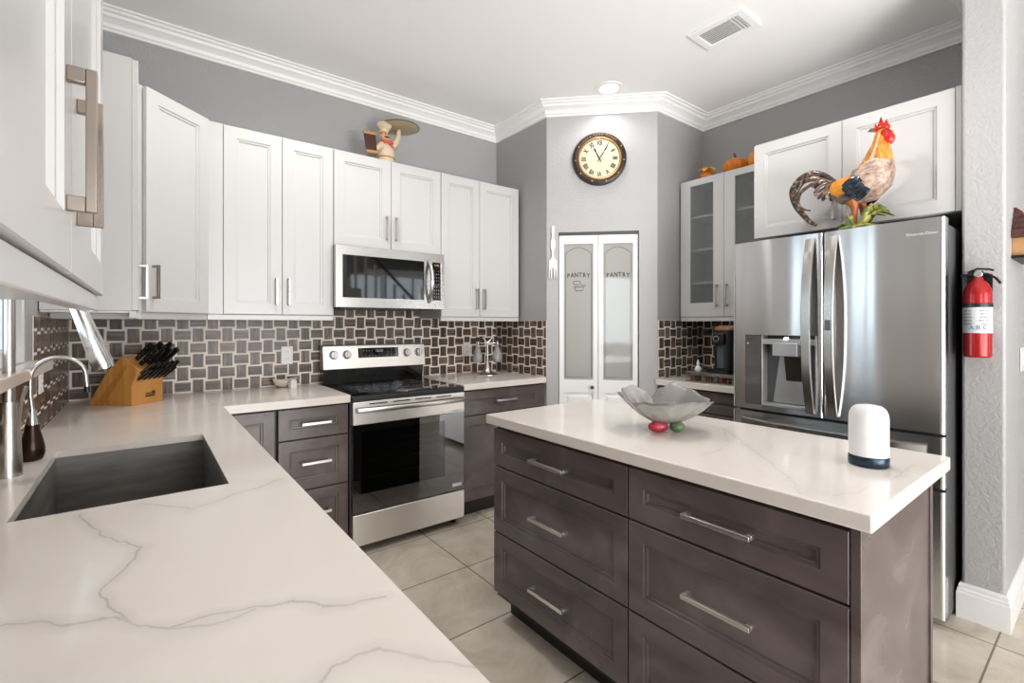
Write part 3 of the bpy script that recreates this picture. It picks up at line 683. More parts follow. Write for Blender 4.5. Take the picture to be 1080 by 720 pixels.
zt, zb_ = 1.777, 0.842
mb = MB(); a, b = 0.0, 0.4535
dx0, dx1, dz0, dz1 = 0.072, 0.430, 0.868, 1.256
doorpiece(mb, a, b, a, dx0, zb_, zt); doorpiece(mb, a, b, dx1, b, zb_, zt); doorpiece(mb, a, b, dx0, dx1, dz1, zt); doorpiece(mb, a, b, dx0, dx1, zb_, dz0)
ld = mb.build('door', 'steel_fridge', t, angle=30)
rd = doorpiece(MB(), 0.4585, W, 0.4585, W, zb_, zt).build('door', 'steel_fridge', t, angle=30)
def bowhandle(x, parent):
    rings = []
    for k in range(25):
        u = -1 + k / 12; y = -0.012 - 0.062 * (1 - abs(u) ** 2.4); z = 1.305 + 0.445 * u
        wdt = 0.022
        rings.append([(x - wdt, y - 0.004, z), (x - wdt + 0.004, y - 0.010, z), (x + wdt - 0.004, y - 0.010, z), (x + wdt, y - 0.004, z), (x + wdt - 0.003, y + 0.010, z), (x - wdt + 0.003, y + 0.010, z)])
    return MB().loft(rings).build('handle', 'steel', parent, angle=40)
bowhandle(0.405, ld); hr = bowhandle(0.505, rd)
MB().box(0.492, 0.516, -0.0862, -0.082, 1.285, 1.335).build('door_button', 'dark_grey', hr)
# dispenser
dp = MB().box(dx0 + 0.0005, 0.155, -0.004, 0.03, dz0 + 0.0005, dz1 - 0.0005, 0)
for k in range(8): dp.box(0.125, 0.146, -0.0048, -0.003, 0.93 + 0.037 * k, 0.932 + 0.037 * k, 1)
dp.box(0.082, 0.09, -0.0048, -0.003, 1.205, 1.213, 2).box(0.082, 0.12, -0.0048, -0.003, 1.228, 1.238, 1)
dp.build('display', [mat('smoked_display', (120, 121, 122), 0.12, 0.6), 'ink', 'lcd'], ld)
M['silver_plastic'] = mat('silver_plastic', (176, 177, 178), 0.35, 0.5)
rc = MB(); rc.box(0.158, 0.166, -0.006, 0.06, dz0 + 0.001, dz1 - 0.001).box(0.422, 0.4295, -0.006, 0.06, dz0 + 0.001, dz1 - 0.001).box(0.166, 0.422, -0.006, 0.06, dz1 - 0.05, dz1 - 0.02).box(0.166, 0.422, -0.006, 0.06, dz0 + 0.001, dz0 + 0.016)
dispenser = rc.build('dispenser', 'silver_plastic', ld, bevel=0.002)
MB().box(0.166, 0.422, 0.054, 0.06, dz0 + 0.016, dz1 - 0.05).build('recess', 'dark_grey', dispenser)
MB().prism([(0.20, dz0 + 0.02), (0.40, dz0 + 0.02), (0.36, 1.15), (0.235, 1.15)], 'y', 0.046, 0.053).build('drip_plate', 'silver_plastic', dispenser)
MB().box(0.222, 0.345, -0.02, 0.05, 1.145, 1.215).build('ice_chute', 'silver_plastic', dispenser, bevel=0.004)
MB().prism([(0.012, 1.143), (0.034, 1.143), (0.05, 1.01), (0.044, 1.01)], 'x', 0.268, 0.372).build('paddle', 'chrome', dispenser)
MB().lathe([(0, -0.012), (0.008, -0.012), (0.008, 0.01), (0, 0.01)], (0.285, 0.0, 1.238), 12, axis='y').build('indicator_light', 'lens', dispenser)
for z0, z1, hz in ((0.606, 0.828, 0.772), (0.045, 0.592, 0.515)):
    d = doorpiece(MB(), 0, W, 0, W, z0, z1).build('freezer_drawer', 'steel_fridge', t, angle=30)
    rings = []
    for k in range(25):
        u = -1 + k / 12; y = -0.010 - 0.060 * (1 - abs(u) ** 3); x = W / 2 + 0.40 * u
        rings.append([(x, y - 0.012, hz - 0.016), (x, y - 0.012, hz + 0.016), (x, y + 0.010, hz + 0.02), (x, y + 0.010, hz - 0.012)])
    MB().loft(rings).build('handle', 'steel', d, angle=40)
mk = MB(); mk.text('Door-in-Door', 0.018, Matrix.Translation((0.838, -0.0075, 1.712)) @ Matrix.Rotation(R(90), 4, 'X') @ Matrix.Rotation(R(3.5), 4, 'Y'), 0.0012)
mk.build('door_lettering', mat('pale_lettering', (214, 214, 214), 0.3), rd)
for x in (0.06, W - 0.06):
    for y in (0.12, 0.74): MB().lathe([(0, 0), (0.022, 0), (0.022, 0.012), (0.015, 0.021), (0, 0.021)], (x, y, 0), 14).build('foot', 'black', t)

# ------------------------------------------------------------------ pantry doors
def pantry(name, x0, x1, knobx, label):
    t = bpy.data.objects.new(name, None); C.objects.link(t); t.location = (XP, YP, 0); t.rotation_euler = (0, 0, PA); struct(t, label)
    st = 0.036; z0, z1 = 0.012, OZ - 0.022; gz0, gz1 = 0.895, 1.925; y0, y1 = 0.018, 0.052
    mb = cells(MB(), [x0, x0 + st, x1 - st, x1], [z0, 0.11, 0.80, gz0, gz1, z1], lambda u, v: not (x0 + st < u < x1 - st and (gz0 < v < gz1 or 0.11 < v < 0.80)), lambda u, v, w_: (u, w_, v), y0, y1)
    f = mb.build('door_frame', 'trim', t, bevel=0.002)
    MB().rings(x0 + st, x1 - st, 0.11, 0.80, [(0, y0 + 0.014), (0.018, y0 + 0.014), (0.035, y0 + 0.004)], y1 - 0.004).build('lower_panel', 'trim', f, smooth=False)
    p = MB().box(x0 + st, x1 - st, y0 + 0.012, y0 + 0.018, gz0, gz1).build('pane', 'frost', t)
    mk = MB(); cx = (x0 + x1) / 2; yy = y0 + 0.0118
    rx = Matrix.Rotation(R(90), 4, 'X')
    for k, ch in enumerate('PANTRY'):
        u = (k - 2.5) / 2.5
        mk.text(ch, 0.046, Matrix.Translation((cx + u * 0.075, yy, 1.690 - 0.006 * u * u)) @ rx @ Matrix.Scale(0.8, 4, (1, 0, 0)), 0.0002, bold=0.0016)
    # etched border with an arched top
    def line(pts, r=0.0016): mk.tube(pts, r, 4, up=(0, 1, 0))
    xa, xb = x0 + st + 0.014, x1 - st - 0.014
    arch = [(xa + (xb - xa) * k / 12, yy, 1.855 + 0.045 * math.sin(math.pi * k / 12)) for k in range(13)]
    line([(xa, yy, 0.915)] + arch + [(xb, yy, 0.915), (xa, yy, 0.915)])
    # small etched basket under the word
    if name == 'door_1':
        line([(cx - 0.03, yy, 1.60), (cx - 0.02, yy, 1.57), (cx + 0.03, yy, 1.57), (cx + 0.045, yy, 1.60), (cx - 0.03, yy, 1.60)], 0.0025)
        line([(cx - 0.01 + 0.03 * math.cos(q), yy, 1.63 + 0.015 * math.sin(q)) for q in [k * 0.6 for k in range(11)]], 0.002)
        line([(cx + 0.02, yy, 1.615), (cx + 0.055, yy, 1.61)], 0.002)
    mk.build('etched_lettering', 'grey_print', p)
    MB().lathe([(0, 0), (0.006, 0), (0.006, -0.012), (0.014, -0.018), (0.014, -0.026), (0.008, -0.031), (0, -0.031)], (knobx, y0, 0.842), 16, axis='y').build('knob', 'dark_grey', f)
pantry('door_1', OX0 + 0.004, (OX0 + OX1) / 2 - 0.0015, (OX0 + OX1) / 2 - 0.045, 'left pantry bifold panel with grey lettered glass')
pantry('door_2', (OX0 + OX1) / 2 + 0.0015, OX1 - 0.006, OX1 - 0.05, 'right pantry bifold panel with grey lettered glass')
tr = MB().box(OX0 + 0.002, OX1 - 0.002, 0.015, 0.055, OZ - 0.018, OZ - 0.001).build('trim_3', 'dark_grey'); tr.location = (XP, YP, 0); tr.rotation_euler = (0, 0, PA); struct(tr, 'dark track strip standing for the shadow gap over the pantry doors')  # dark strip puts the shadow of the door-top gap into colour

# ------------------------------------------------------------------ wall and ceiling fittings
def onpantry(x, off, z):
    return (XP + x * math.cos(PA) + off * math.sin(PA), YP + x * math.sin(PA) - off * math.cos(PA), z)
t = thing('wall_clock', 'round brown wall clock with Roman numerals above the pantry doors', 'clock', onpantry(0.393, 0.001, 2.551), PA)
MB().lathe([(0.0, 0), (0.197, 0), (0.199, -0.012), (0.193, -0.026), (0.178, -0.033), (0.16, -0.028), (0.155, -0.018), (0.0, -0.018)], seg=64, axis='y').build('frame', 'clock_brown', t)
MB().lathe([(0.146, -0.0185), (0.157, -0.0185), (0.158, -0.030), (0.151, -0.033), (0.146, -0.026)], seg=64, axis='y').build('inner_rim', 'gold', t)
dial = MB().lathe([(0.0, -0.0185), (0.147, -0.0185), (0.147, -0.021), (0.0, -0.021)], seg=64, axis='y').build('dial', 'cream', t)
mk = MB(); rx = Matrix.Rotation(R(90), 4, 'X')
for k, s_ in enumerate(['XII', 'I', 'II', 'III', 'IIII', 'V', 'VI', 'VII', 'VIII', 'IX', 'X', 'XI']):
    th_ = -k * math.pi / 6
    mk.text(s_, 0.046, Matrix.Translation((-0.113 * math.sin(th_), -0.0216, 0.113 * math.cos(th_))) @ Matrix.Rotation(-th_, 4, 'Y') @ rx @ Matrix.Scale(0.72, 4, (1, 0, 0)), 0.0006, bold=0.0016)
mk.build('numerals', 'ink', dial)
def hand(name, ang_, L, wd):
    m_ = MB(); m_.prism([(-wd * 0.6, -0.03), (wd * 0.6, -0.03), (wd, L * 0.3), (wd * 0.5, L * 0.55), (wd * 1.6, L * 0.72), (0, L), (-wd * 1.6, L * 0.72), (-wd * 0.5, L * 0.55), (-wd, L * 0.3)], 'y', -0.0265, -0.0245)
    bmesh.ops.transform(m_.bm, matrix=Matrix.Rotation(ang_, 4, 'Y'), verts=m_.bm.verts[:]); m_.build(name, 'ink', t)
hand('hour_hand', R(-27), 0.095, 0.004); hand('minute_hand', R(33), 0.115, 0.003)
mk = MB()
for k, ch in enumerate('Live Love Laugh'):
    th_ = R(42) - k * R(6)
    mk.text(ch, 0.026, Matrix.Translation((-0.1775 * math.sin(th_), -0.0335, 0.1775 * math.cos(th_))) @ Matrix.Rotation(-th_, 4, 'Y') @ rx, 0.0006)
for k in range(8):
    th_ = R(60 + 34 * k)
    mk.ell((-0.1775 * math.sin(th_), -0.0335, 0.1775 * math.cos(th_)), (0.006, 0.002, 0.006), None, 8, 6)
mk.build('frame_lettering', 'gold', t)
# fork
prof = [(0.0, 0.403), (0.009, 0.398), (0.012, 0.385), (0.008, 0.372), (0.013, 0.362), (0.012, 0.350), (0.008, 0.335), (0.009, 0.31), (0.016, 0.285), (0.019, 0.262), (0.017, 0.24), (0.010, 0.215), (0.008, 0.19), (0.009, 0.165), (0.016, 0.150), (0.028, 0.140), (0.031, 0.125), (0.033, 0.004), (0.031, 0.0), (0.0265, 0.0), (0.0225, 0.075), (0.0195, 0.075), (0.0145, 0.0), (0.0085, 0.0), (0.0045, 0.08), (0.0, 0.085)]
poly = prof + [(-x, z) for x, z in prof[-2:0:-1]]
o = MB().prism(poly, 'y', -0.014, 0).build('wall_fork', 'trim', bevel=0.003); o.location = onpantry(0.048, 0.002, 1.66); o.rotation_euler = (0, 0, PA)
tag(o, 'large white carved wooden fork hung left of the pantry doors', 'wall decoration')
# recessed lights
def can(x, y, label, power=CAN_POWER):
    t = thing('recessed_light', label, 'ceiling light', (x, y, ZC), 0, 'recessed ceiling lights')
    MB().lathe([(0.066, -0.001), (0.098, -0.001), (0.096, -0.006), (0.070, -0.010), (0.066, -0.008)], seg=36).build('trim_ring', 'trim', t)
    MB().lathe([(0, -0.004), (0.065, -0.004), (0.065, -0.002), (0, -0.002)], seg=36).build('lens', 'lens', t)
    l = bpy.data.lights.new('can_lamp', 'SPOT'); l.energy = power; l.spot_size = R(150); l.spot_blend = 0.6; l.shadow_soft_size = 0.06; l.color = (1, 0.975, 0.94)
    o = bpy.data.objects.new('can_lamp', l); C.objects.link(o); o.parent = t; o.location = (0, 0, -0.02)
can(2.93, -1.10, 'round lit recessed ceiling light in front of the clock', 9)
for x, y in ((1.0, -1.05), (2.5, -2.15)): can(x, y, 'unseen lit recessed ceiling light out over the near part of the kitchen', {-1.05: 46, -2.15: 36}.get(y, 8))  # cans out of view; the island one is added to brighten the kitchen
# vent
t = thing('ceiling_vent', 'white rectangular air vent in the ceiling', 'vent', (2.933, -1.931, ZC), 0)
mb = cells(MB(), [-0.118, -0.078, 0.078, 0.118], [-0.155, -0.115, 0.115, 0.155], lambda u, v: not (abs(u) < 0.078 and abs(v) < 0.115), lambda u, v, w_: (u, v, w_), -0.012, 0)
mb.build('frame', 'trim', t, bevel=0.003)
MB().box(-0.0785, 0.0785, -0.1155, 0.1155, -0.002, 0.0).build('backing', mat('vent_grey', (186, 186, 186), 0.6), t)
mb = MB()
for k in range(9):
    x = -0.07 + 0.0175 * k; mb.prism([(x - 0.006, -0.010), (x - 0.004, -0.011), (x + 0.007, -0.003), (x + 0.005, -0.002)], 'y', -0.06, 0.115)
for k in range(3):
    y = -0.105 + 0.018 * k; mb.prism([(y - 0.006, -0.010), (y - 0.004, -0.011), (y + 0.007, -0.003), (y + 0.005, -0.002)], 'x', -0.078, 0.078)
mb.build('louvers', 'trim', t)
# outlets
def outlet(label, loc, rz, duplex=True):
    t = thing('wall_outlet', label, 'outlet', loc, rz, 'white wall outlets')
    p = MB().box(-0.036, 0.036, -0.006, 0, -0.058, 0.058).build('plate', 'white_plastic', t, bevel=0.003)
    for z in (-0.022, 0.022):
        s_ = MB().box(-0.016, 0.016, -0.0085, -0.0055, z - 0.015, z + 0.015).build('socket', 'white_plastic', t, bevel=0.002)
        MB().box(-0.007, -0.005, -0.009, -0.008, z - 0.005, z + 0.005).box(0.005, 0.007, -0.009, -0.008, z - 0.005, z + 0.005).build('slots', 'ink', s_)
outlet('white outlet on the tile left of the range', (1.056, -0.008, 1.115), 0)
outlet('white outlet on the tile right of the range', (2.44, -0.008, 1.112), 0)
outlet('white outlet on the tile beside the sink window', (0.008, -0.865, 1.115), R(90))
t = thing('light_switch', 'white light switch plate on the wall right of the extinguisher', 'light switch', (3.73, YS1 - 0.001, 1.145), 0)
MB().box(-0.058, 0.058, -0.006, 0, -0.058, 0.058).build('plate', 'white_plastic', t, bevel=0.003)
for x in (-0.023, 0.023): MB().prism([(-0.006, -0.032), (-0.010, 0.032), (-0.005, 0.032), (-0.005, -0.032)], 'x', x - 0.016, x + 0.016).build('rocker', 'white_plastic', t)

# fire extinguisher
t = thing('fire_extinguisher', 'red fire extinguisher hung on the pale wall end by the fridge', 'fire extinguisher', (3.192, -2.921, 1.172), R(-90))
MB().lathe([(0, 0), (0.040, 0), (0.045, 0.006), (0.046, 0.27), (0.043, 0.295), (0.033, 0.318), (0.020, 0.332), (0.016, 0.345), (0, 0.345)], seg=36).build('cylinder', 'red', t)
lb = MB().lathe([(0.0464, 0.105), (0.0468, 0.105), (0.0468, 0.215), (0.0464, 0.215)], seg=36).build('label_band', mat('pale_blue_label', (222, 226, 228), 0.5), t)
mk = MB()
rg = random.Random(3)
def onlab(th_, z): return Matrix.Rotation(th_, 4, 'Z') @ Matrix.Translation((0, -0.0472, z)) @ Matrix.Rotation(R(90), 4, 'X')
for th_, words, st_ in ((R(-32), 'FIRE EXTINGUISHER', 1), (R(34), 'PULL AIM SQUEEZE SWEEP', 4)):
    mk = MB()
    for row in range(5): mk.text(words[row * st_: row * st_ + 8], 0.008, onlab(th_, 0.20 - row * 0.014), 0.0002)
    mk.build('label_text', 'ink', lb)
mk = MB(); mk.text('A:B:C', 0.026, onlab(R(12), 0.128), 0.0002); mk.build('label_rating', mat('blue_print', (60, 110, 170), 0.5), lb)
MB().lathe([(0.0464, 0.216), (0.0485, 0.217), (0.0485, 0.232), (0.0464, 0.233)], seg=36).build('strap', 'black', t)
v = MB().lathe([(0, 0.34), (0.016, 0.34), (0.016, 0.355), (0.012, 0.372), (0, 0.372)]).box(-0.03, 0.018, -0.010, 0.010, 0.352, 0.372).build('valve', 'black', t, bevel=0.002)
MB().tube([(-0.028, 0, 0.37), (0.0, 0, 0.383), (0.035, 0, 0.378), (0.05, 0, 0.372)], 0.007, 10, flat=0.6).build('lever', 'black', t)
MB().tube([(-0.028, 0, 0.36), (0.03, 0, 0.358), (0.055, 0, 0.34), (0.07, 0, 0.315)], 0.006, 10, flat=0.8).build('carry_handle', 'black', t)
MB().lathe([(0, -0.012), (0.014, -0.012), (0.014, -0.02), (0.012, -0.022), (0, -0.022)], (0.004, 0, 0.358), 20, axis='y').build('gauge', 'chrome', t)
MB().box(-0.04, 0.04, 0.0475, 0.0545, 0.12, 0.36).box(-0.052, -0.014, -0.005, 0.05, 0.352, 0.362).build('bracket', 'black', t)

# house shaped rack
t = thing('house_plaque', 'small brown shingle-roofed house plaque on the far right wall', 'wall decoration', (3.57, YS1 - 0.001, 1.61), 0)
MB().box(-0.15, 0.16, -0.045, 0, 0.012, 0.10).build('house_front', mat('tan_wood', (196, 150, 104), 0.6), t)
MB().box(-0.175, 0.18, -0.06, 0, -0.002, 0.011).build('ledge', 'black', t)
mb = MB()
for k in range(5):
    z = 0.09 + 0.028 * k; ww = 0.185 - 0.022 * k; d0 = 0.075 - 0.012 * k
    mb.prism([(-d0, z), (-d0, z + 0.012), (-d0 + 0.02, z + 0.034), (0, z + 0.034), (0, z)], 'x', -ww, ww)
mb.build('shingle_roof', varied('brown_shingle', [(0.3, (62, 34, 28)), (0.7, (98, 58, 44))], 30, 0.7), t)
sg = MB().box(-0.115, 0.12, -0.05, -0.044, 0.03, 0.07).build('sign', 'black', t)

# ------------------------------------------------------------------ knife block and knives
KB = Matrix.Translation((0.269, -0.376, Z1)) @ Matrix.Rotation(R(45), 4, 'Z')
t = thing('knife_block', 'honey-coloured wooden knife block in the tiled corner', 'knife block', (0.269, -0.376, Z1), R(45))
prof = [(0.245, 0.0), (0, 0.0), (0, 0.103), (-0.02, 0.135), (-0.038, 0.178), (0.035, 0.236), (0.062, 0.240), (0.145, 0.160)]
cols = ['bamboo', 'bamboo_dark', 'bamboo', 'bamboo_dark', 'bamboo']
bl = MB().prism(prof, 'x', 0.0, 0.178).build('block', 'bamboo', t, bevel=0.003)
MB().prism([(0.205, 0.002), (0.155, 0.002), (0.02, 0.19), (0.036, 0.205)], 'x', -0.0012, 0.0005).build('inlay_strip', 'bamboo_dark', bl)
lg = MB().box(0.075, 0.13, -0.0008, 0.0005, 0.034, 0.043).box(0.112, 0.132, -0.0008, 0.0005, 0.045, 0.062)
for k in range(6): lg.box(0.077 + 0.0057 * k, 0.0805 + 0.0057 * k, -0.0008, 0.0005, 0.046, 0.055)
lg.build('burnt_mark', 'ink', bl)
M['knife_black'] = mat('black_knife_handle', (18, 18, 20), 0.3)
def knife_proto(name, label, L, wd, th, grp, spine):
    k_ = thing(name, label, 'knife', (0, 0, 0), 0, grp)
    rings = []
    for i in range(9):
        u = i / 8; z = 0.012 + L * u; h = wd * (0.62 + 0.30 * math.sin(u * 3.0) + (0.22 * u if u > 0.6 else 0)); tt = th * (0.9 + 0.1 * math.sin(u * 3))
        rings.append([(-tt / 2, -h / 2, z), (0, -h / 2 - 0.002, z), (tt / 2, -h / 2, z), (tt / 2, h / 2, z), (0, h / 2 + 0.002, z), (-tt / 2, h / 2, z)])
    hd = MB().loft(rings).build('handle', 'knife_black', k_)
    r_ = MB()
    for u in (0.25, 0.5, 0.75): r_.lathe([(0, -th / 2 - 0.0012), (0.0028, -th / 2 - 0.001), (0.0028, th / 2 + 0.001), (0, th / 2 + 0.0012)], (0, 0, 0.012 + L * u), 8, axis='x')
    r_.build('rivets', 'chrome', hd)
    MB().box(-th * 0.35, th * 0.35, -wd * 0.4, wd * 0.4, 0.001, 0.013).build('bolster', 'chrome', k_)
    if spine: MB().box(-th / 2 - 0.0006, th / 2 + 0.0006, -0.0015, 0.0015, 0.014, 0.01 + L).build('tang', 'nickel', hd)
    return k_
def dup(root, label=None):
    r_ = root.copy(); C.objects.link(r_)
    for ch in root.children:
        c_ = ch.copy(); C.objects.link(c_); c_.parent = r_
        for g in ch.children:
            d_ = g.copy(); C.objects.link(d_); d_.parent = c_
    if label: r_['label'] = label
    return r_
sk = knife_proto('steak_knife', 'black-handled steak knife in the low front row of the block', 0.088, 0.017, 0.0105, 'steak knives in the block front', True)
bk = knife_proto('chef_knife', 'large black-handled knife in the raised back of the block', 0.115, 0.024, 0.015, 'large knives in the block top', False)
def put(o, x, y, z, elev):
    # handle axis (+z local) leans forward (-y of block) by 90-elev degrees
    o.matrix_world = KB @ Matrix.Translation((x, y, z)) @ Matrix.Rotation(R(90 - elev), 4, 'X')
n_ = 0
for row, (y, z) in enumerate(((-0.011, 0.121), (-0.027, 0.150))):
    for k in range(6):
        o = sk if n_ == 0 else dup(sk); n_ += 1
        put(o, 0.016 + 0.029 * k, y, z, 38 + random.uniform(-2, 2))
n_ = 0
for (x, y, z) in ((0.022, -0.018, 0.196), (0.062, -0.020, 0.195), (0.102, -0.018, 0.196), (0.142, -0.02, 0.195), (0.03, 0.012, 0.22), (0.085, 0.012, 0.22), (0.14, 0.012, 0.22)):
    o = bk if n_ == 0 else dup(bk); n_ += 1
    put(o, x, y, z, 40 + random.uniform(-3, 3))

# ------------------------------------------------------------------ items by the left outlet
M['shell'] = varied('pale_shell', [(0.3, (206, 192, 172)), (0.7, (232, 224, 210))], 20, 0.4)
mb = MB(); rings = []
for k in range(13):
    u = -1 + k / 6; wv = math.sqrt(max(0.02, 1 - u * u))
    ring = []
    for j in range(12):
        q = math.pi * j / 11; ring.append((0.075 * u, 0.035 * wv * math.cos(q), 0.048 - 0.046 * wv * math.sin(q) * (1 - 0.2 * u) + 0.012 * u * u))
    for j in range(11, -1, -1):
        q = math.pi * j / 11; ring.append((0.072 * u, 0.030 * wv * math.cos(q), 0.050 - 0.039 * wv * math.sin(q) * (1 - 0.2 * u) + 0.012 * u * u))
    rings.append(ring)
o = mb.loft(rings).build('shell_dish', 'shell'); o.location = (1.03, -0.075, Z1 - 0.0005); o.rotation_euler = (0, 0, R(8))
tag(o, 'pale shell-shaped dish on the worktop left of the range', 'dish')
t = thing('salt_shaker', 'small white shaker in front of the shell dish', 'shaker', (1.062, -0.135, Z1), R(20))
MB().prism([(-0.021, 0), (0.021, 0), (0.018, 0.048), (-0.018, 0.048)], 'y', -0.017, 0.017).build('body', 'white_plastic', t, bevel=0.004)
MB().lathe([(0, 0.048), (0.016, 0.048), (0.013, 0.055), (0, 0.056)], seg=16).build('cap', 'white_plastic', t)

# ------------------------------------------------------------------ oil and vinegar stand
t = thing('cruet_stand', 'silver Y-shaped stand in the tiled corner right of the range', 'cruet stand', (2.505, -0.215, Z1), R(-12))
MB().lathe([(0, 0), (0.082, 0), (0.082, 0.004), (0.055, 0.010), (0.038, 0.024), (0.027, 0.05), (0.017, 0.085), (0.008, 0.125), (0, 0.126)], seg=28).build('base', 'nickel', t)
MB().tube([(0, 0, 0.11), (0, 0, 0.20), (0, 0, 0.262)], [0.007, 0.0055, 0.006], 10).tube([(0, 0, 0.255), (-0.022, 0, 0.275), (-0.042, 0, 0.302)], [0.006, 0.005, 0.004], 10).tube([(0, 0, 0.255), (0.022, 0, 0.275), (0.042, 0, 0.302)], [0.006, 0.005, 0.004], 10).build('y_post', 'chrome', t)
rg_ = MB()
for sx in (-1, 1): rg_.tube([(sx * 0.085 + 0.016 * math.cos(q), 0.016 * math.sin(q), 0.252) for q in [2 * math.pi * k / 16 for k in range(16)]], 0.0022, 6, closed=True, up=(0, 0, 1)).tube([(sx * 0.004, 0, 0.252), (sx * 0.069, 0, 0.252)], 0.0025, 6)
rg_.build('bottle_ring', 'chrome', t)
def cruet(sx, label):
    ca = math.cos(R(-12)); sa = math.sin(R(-12))
    k_ = thing('cruet_bottle', label, 'bottle', (2.505 + sx * 0.085 * ca, -0.215 + sx * 0.085 * sa, Z1 + 0.10), 0, 'cruet bottles on the stand')
    prof = [(0, 0), (0.030, 0.001), (0.037, 0.012), (0.039, 0.03), (0.034, 0.065), (0.022, 0.098), (0.0125, 0.125), (0.0115, 0.165), (0.014, 0.168)]
    MB().lathe(prof + [(0.012, 0.168), (0.0095, 0.164), (0.0105, 0.125), (0.020, 0.097), (0.0315, 0.065), (0.036, 0.03), (0.034, 0.013), (0, 0.005)], seg=24).build('bottle_glass', 'clear_glass', k_)
    MB().lathe([(0, 0.16), (0.009, 0.16), (0.0145, 0.172), (0.014, 0.195), (0.010, 0.20), (0, 0.20)], seg=16).build('stopper', 'black', k_)
cruet(-1, 'left clear glass bottle with black stopper hung on the Y stand')
cruet(1, 'right clear glass bottle with black stopper hung on the Y stand')

# ------------------------------------------------------------------ coffee corner
t = thing('capsule_drawer', 'low wire capsule drawer under the coffee machine', 'drawer', (3.345, -1.44, Z1), R(-90))
MB().box(0, 0.36, 0, 0.34, 0.066, 0.072).box(0.002, 0.358, 0.002, 0.338, 0.0, 0.006).build('tray', 'nickel', t)
mb = MB()
for z in (0.012, 0.03, 0.048, 0.064): mb.tube([(0, 0, z), (0.36, 0, z)], 0.0025, 6).tube([(0, 0, z), (0, 0.34, z)], 0.0025, 6)
for k in range(7): mb.tube([(0.06 * k, 0, 0.003), (0.06 * k, 0, 0.068)], 0.0025, 6)
mb.build('wire_front', 'nickel', t)
capc = [('copper', (170, 96, 60)), ('smoke', (70, 72, 84)), ('amber', (214, 160, 84)), ('mauve', (120, 76, 92)), ('pewter', (150, 150, 156))]
for k in range(8):
    nm, cc = capc[k % 5]
    key = 'cap_' + nm
    if key not in M: M[key] = mat(nm + '_foil', cc, 0.3, 0.8)
    o = MB().lathe([(0, 0), (0.012, 0), (0.017, 0.006), (0.019, 0.036), (0.022, 0.038), (0.022, 0.04), (0, 0.04)], seg=14).build('coffee_capsule', key)
    o.location = (3.345 + 0.032, -1.44 - 0.035 - 0.042 * k, Z1 + 0.0065)
    tag(o, f'{nm} foil coffee capsule, {["first","second","third","fourth","fifth","sixth","seventh","eighth"][k]} from the left in the wire drawer', 'capsule', 'coffee capsules in the wire drawer')
t = thing('coffee_machine', 'black coffee machine with brown lid beside the fridge', 'coffee machine', (3.47, -1.645, Z1 + 0.0725), R(-90))
MB().lathe([(0, 0), (0.083, 0), (0.086, 0.004), (0.086, 0.27), (0.082, 0.285), (0, 0.285)], (0, 0.06, 0), 32).box(-0.075, 0.075, -0.085, 0.06, 0.0, 0.022).build('body', 'black', t)
MB().lathe([(0, 0.286), (0.084, 0.286), (0.086, 0.292), (0.078, 0.308), (0.05, 0.318), (0, 0.32)], (0, 0.055, 0), 32).build('lid', varied('brown_lid', [(0.3, (120, 78, 44)), (0.7, (160, 112, 70))], 6, 0.35), t)
MB().box(-0.05, 0.03, -0.055, -0.02, 0.19, 0.27).build('brew_head', 'black', t, bevel=0.01)
MB().lathe([(0.014, -0.057), (0.022, -0.057), (0.022, -0.066), (0.014, -0.066)], (-0.018, 0, 0.23), 20, axis='y').build('spout_ring', 'chrome', t)
MB().box(-0.03, 0.015, -0.0275, -0.024, 0.03, 0.18).build('front_panel', mat('slate_blue_plastic', (84, 100, 112), 0.25), t)
o = MB().lathe([(0, 0), (0.02, 0), (0.024, 0.012), (0.02, 0.028), (0.012, 0.036), (0.009, 0.045), (0.012, 0.056), (0.006, 0.066), (0.004, 0.08), (0, 0.082)], seg=18).build('white_ornament', 'white_plastic'); o.location = (3.40, -1.50, Z1 + 0.0725)
tag(o, 'small white ornament on the capsule drawer left of the coffee machine', 'ornament')

# ------------------------------------------------------------------ island objects
M['bowl'] = varied('frosted_grey_glass', [(0.35, (206, 203, 200)), (0.6, (240, 238, 235))], 9, 0.18, 4, 0.6, Transmission_Weight=0.72, IOR=1.3)
t = thing('glass_bowl', 'frosted glass bowl with ruffled rim and coloured foot on the island', 'bowl', (1.880, -2.258, Z1), R(-37.2))
N = 72; rings_o, rings_i = [], []
def rimr(a): return 1 + 0.03 * math.sin(9 * a) + 0.02 * math.sin(17 * a + 1)
RZ = [(0, .108), (35, .138), (62, .160), (80, .142), (91, .092), (102, .132), (125, .152), (150, .142), (180, .136), (215, .118), (250, .122), (290, .125), (330, .112), (360, .108)]
def rimz(a):
    d = math.degrees(a) % 360
    for (d0, z0), (d1, z1) in zip(RZ, RZ[1:]):
        if d0 <= d <= d1:
            u = (d - d0) / (d1 - d0); u = (1 - math.cos(math.pi * u)) / 2
            return z0 + (z1 - z0) * u - 0.028 + 0.0035 * math.sin(13 * a)
prof_t = [0.0, 0.15, 0.3, 0.45, 0.6, 0.75, 0.88, 1.0]
def bowlp(a, u, off):
    Rx, Ry = (0.168 * rimr(a), 0.150 * rimr(a))
    r_ = 0.20 + 0.80 * u ** 0.95 if u > 0 else 0.001
    f_ = (r_ - off * 0.035) if u > 0 else r_
    ruff = 1 + 0.025 * u * u * math.sin(13 * a)
    z = 0.030 + rimz(a) * (0.75 * u ** 1.7 + 0.25 * u) + off * 0.005 * (1 - u)
    return (Rx * f_ * ruff, Ry * f_ * ruff, z)
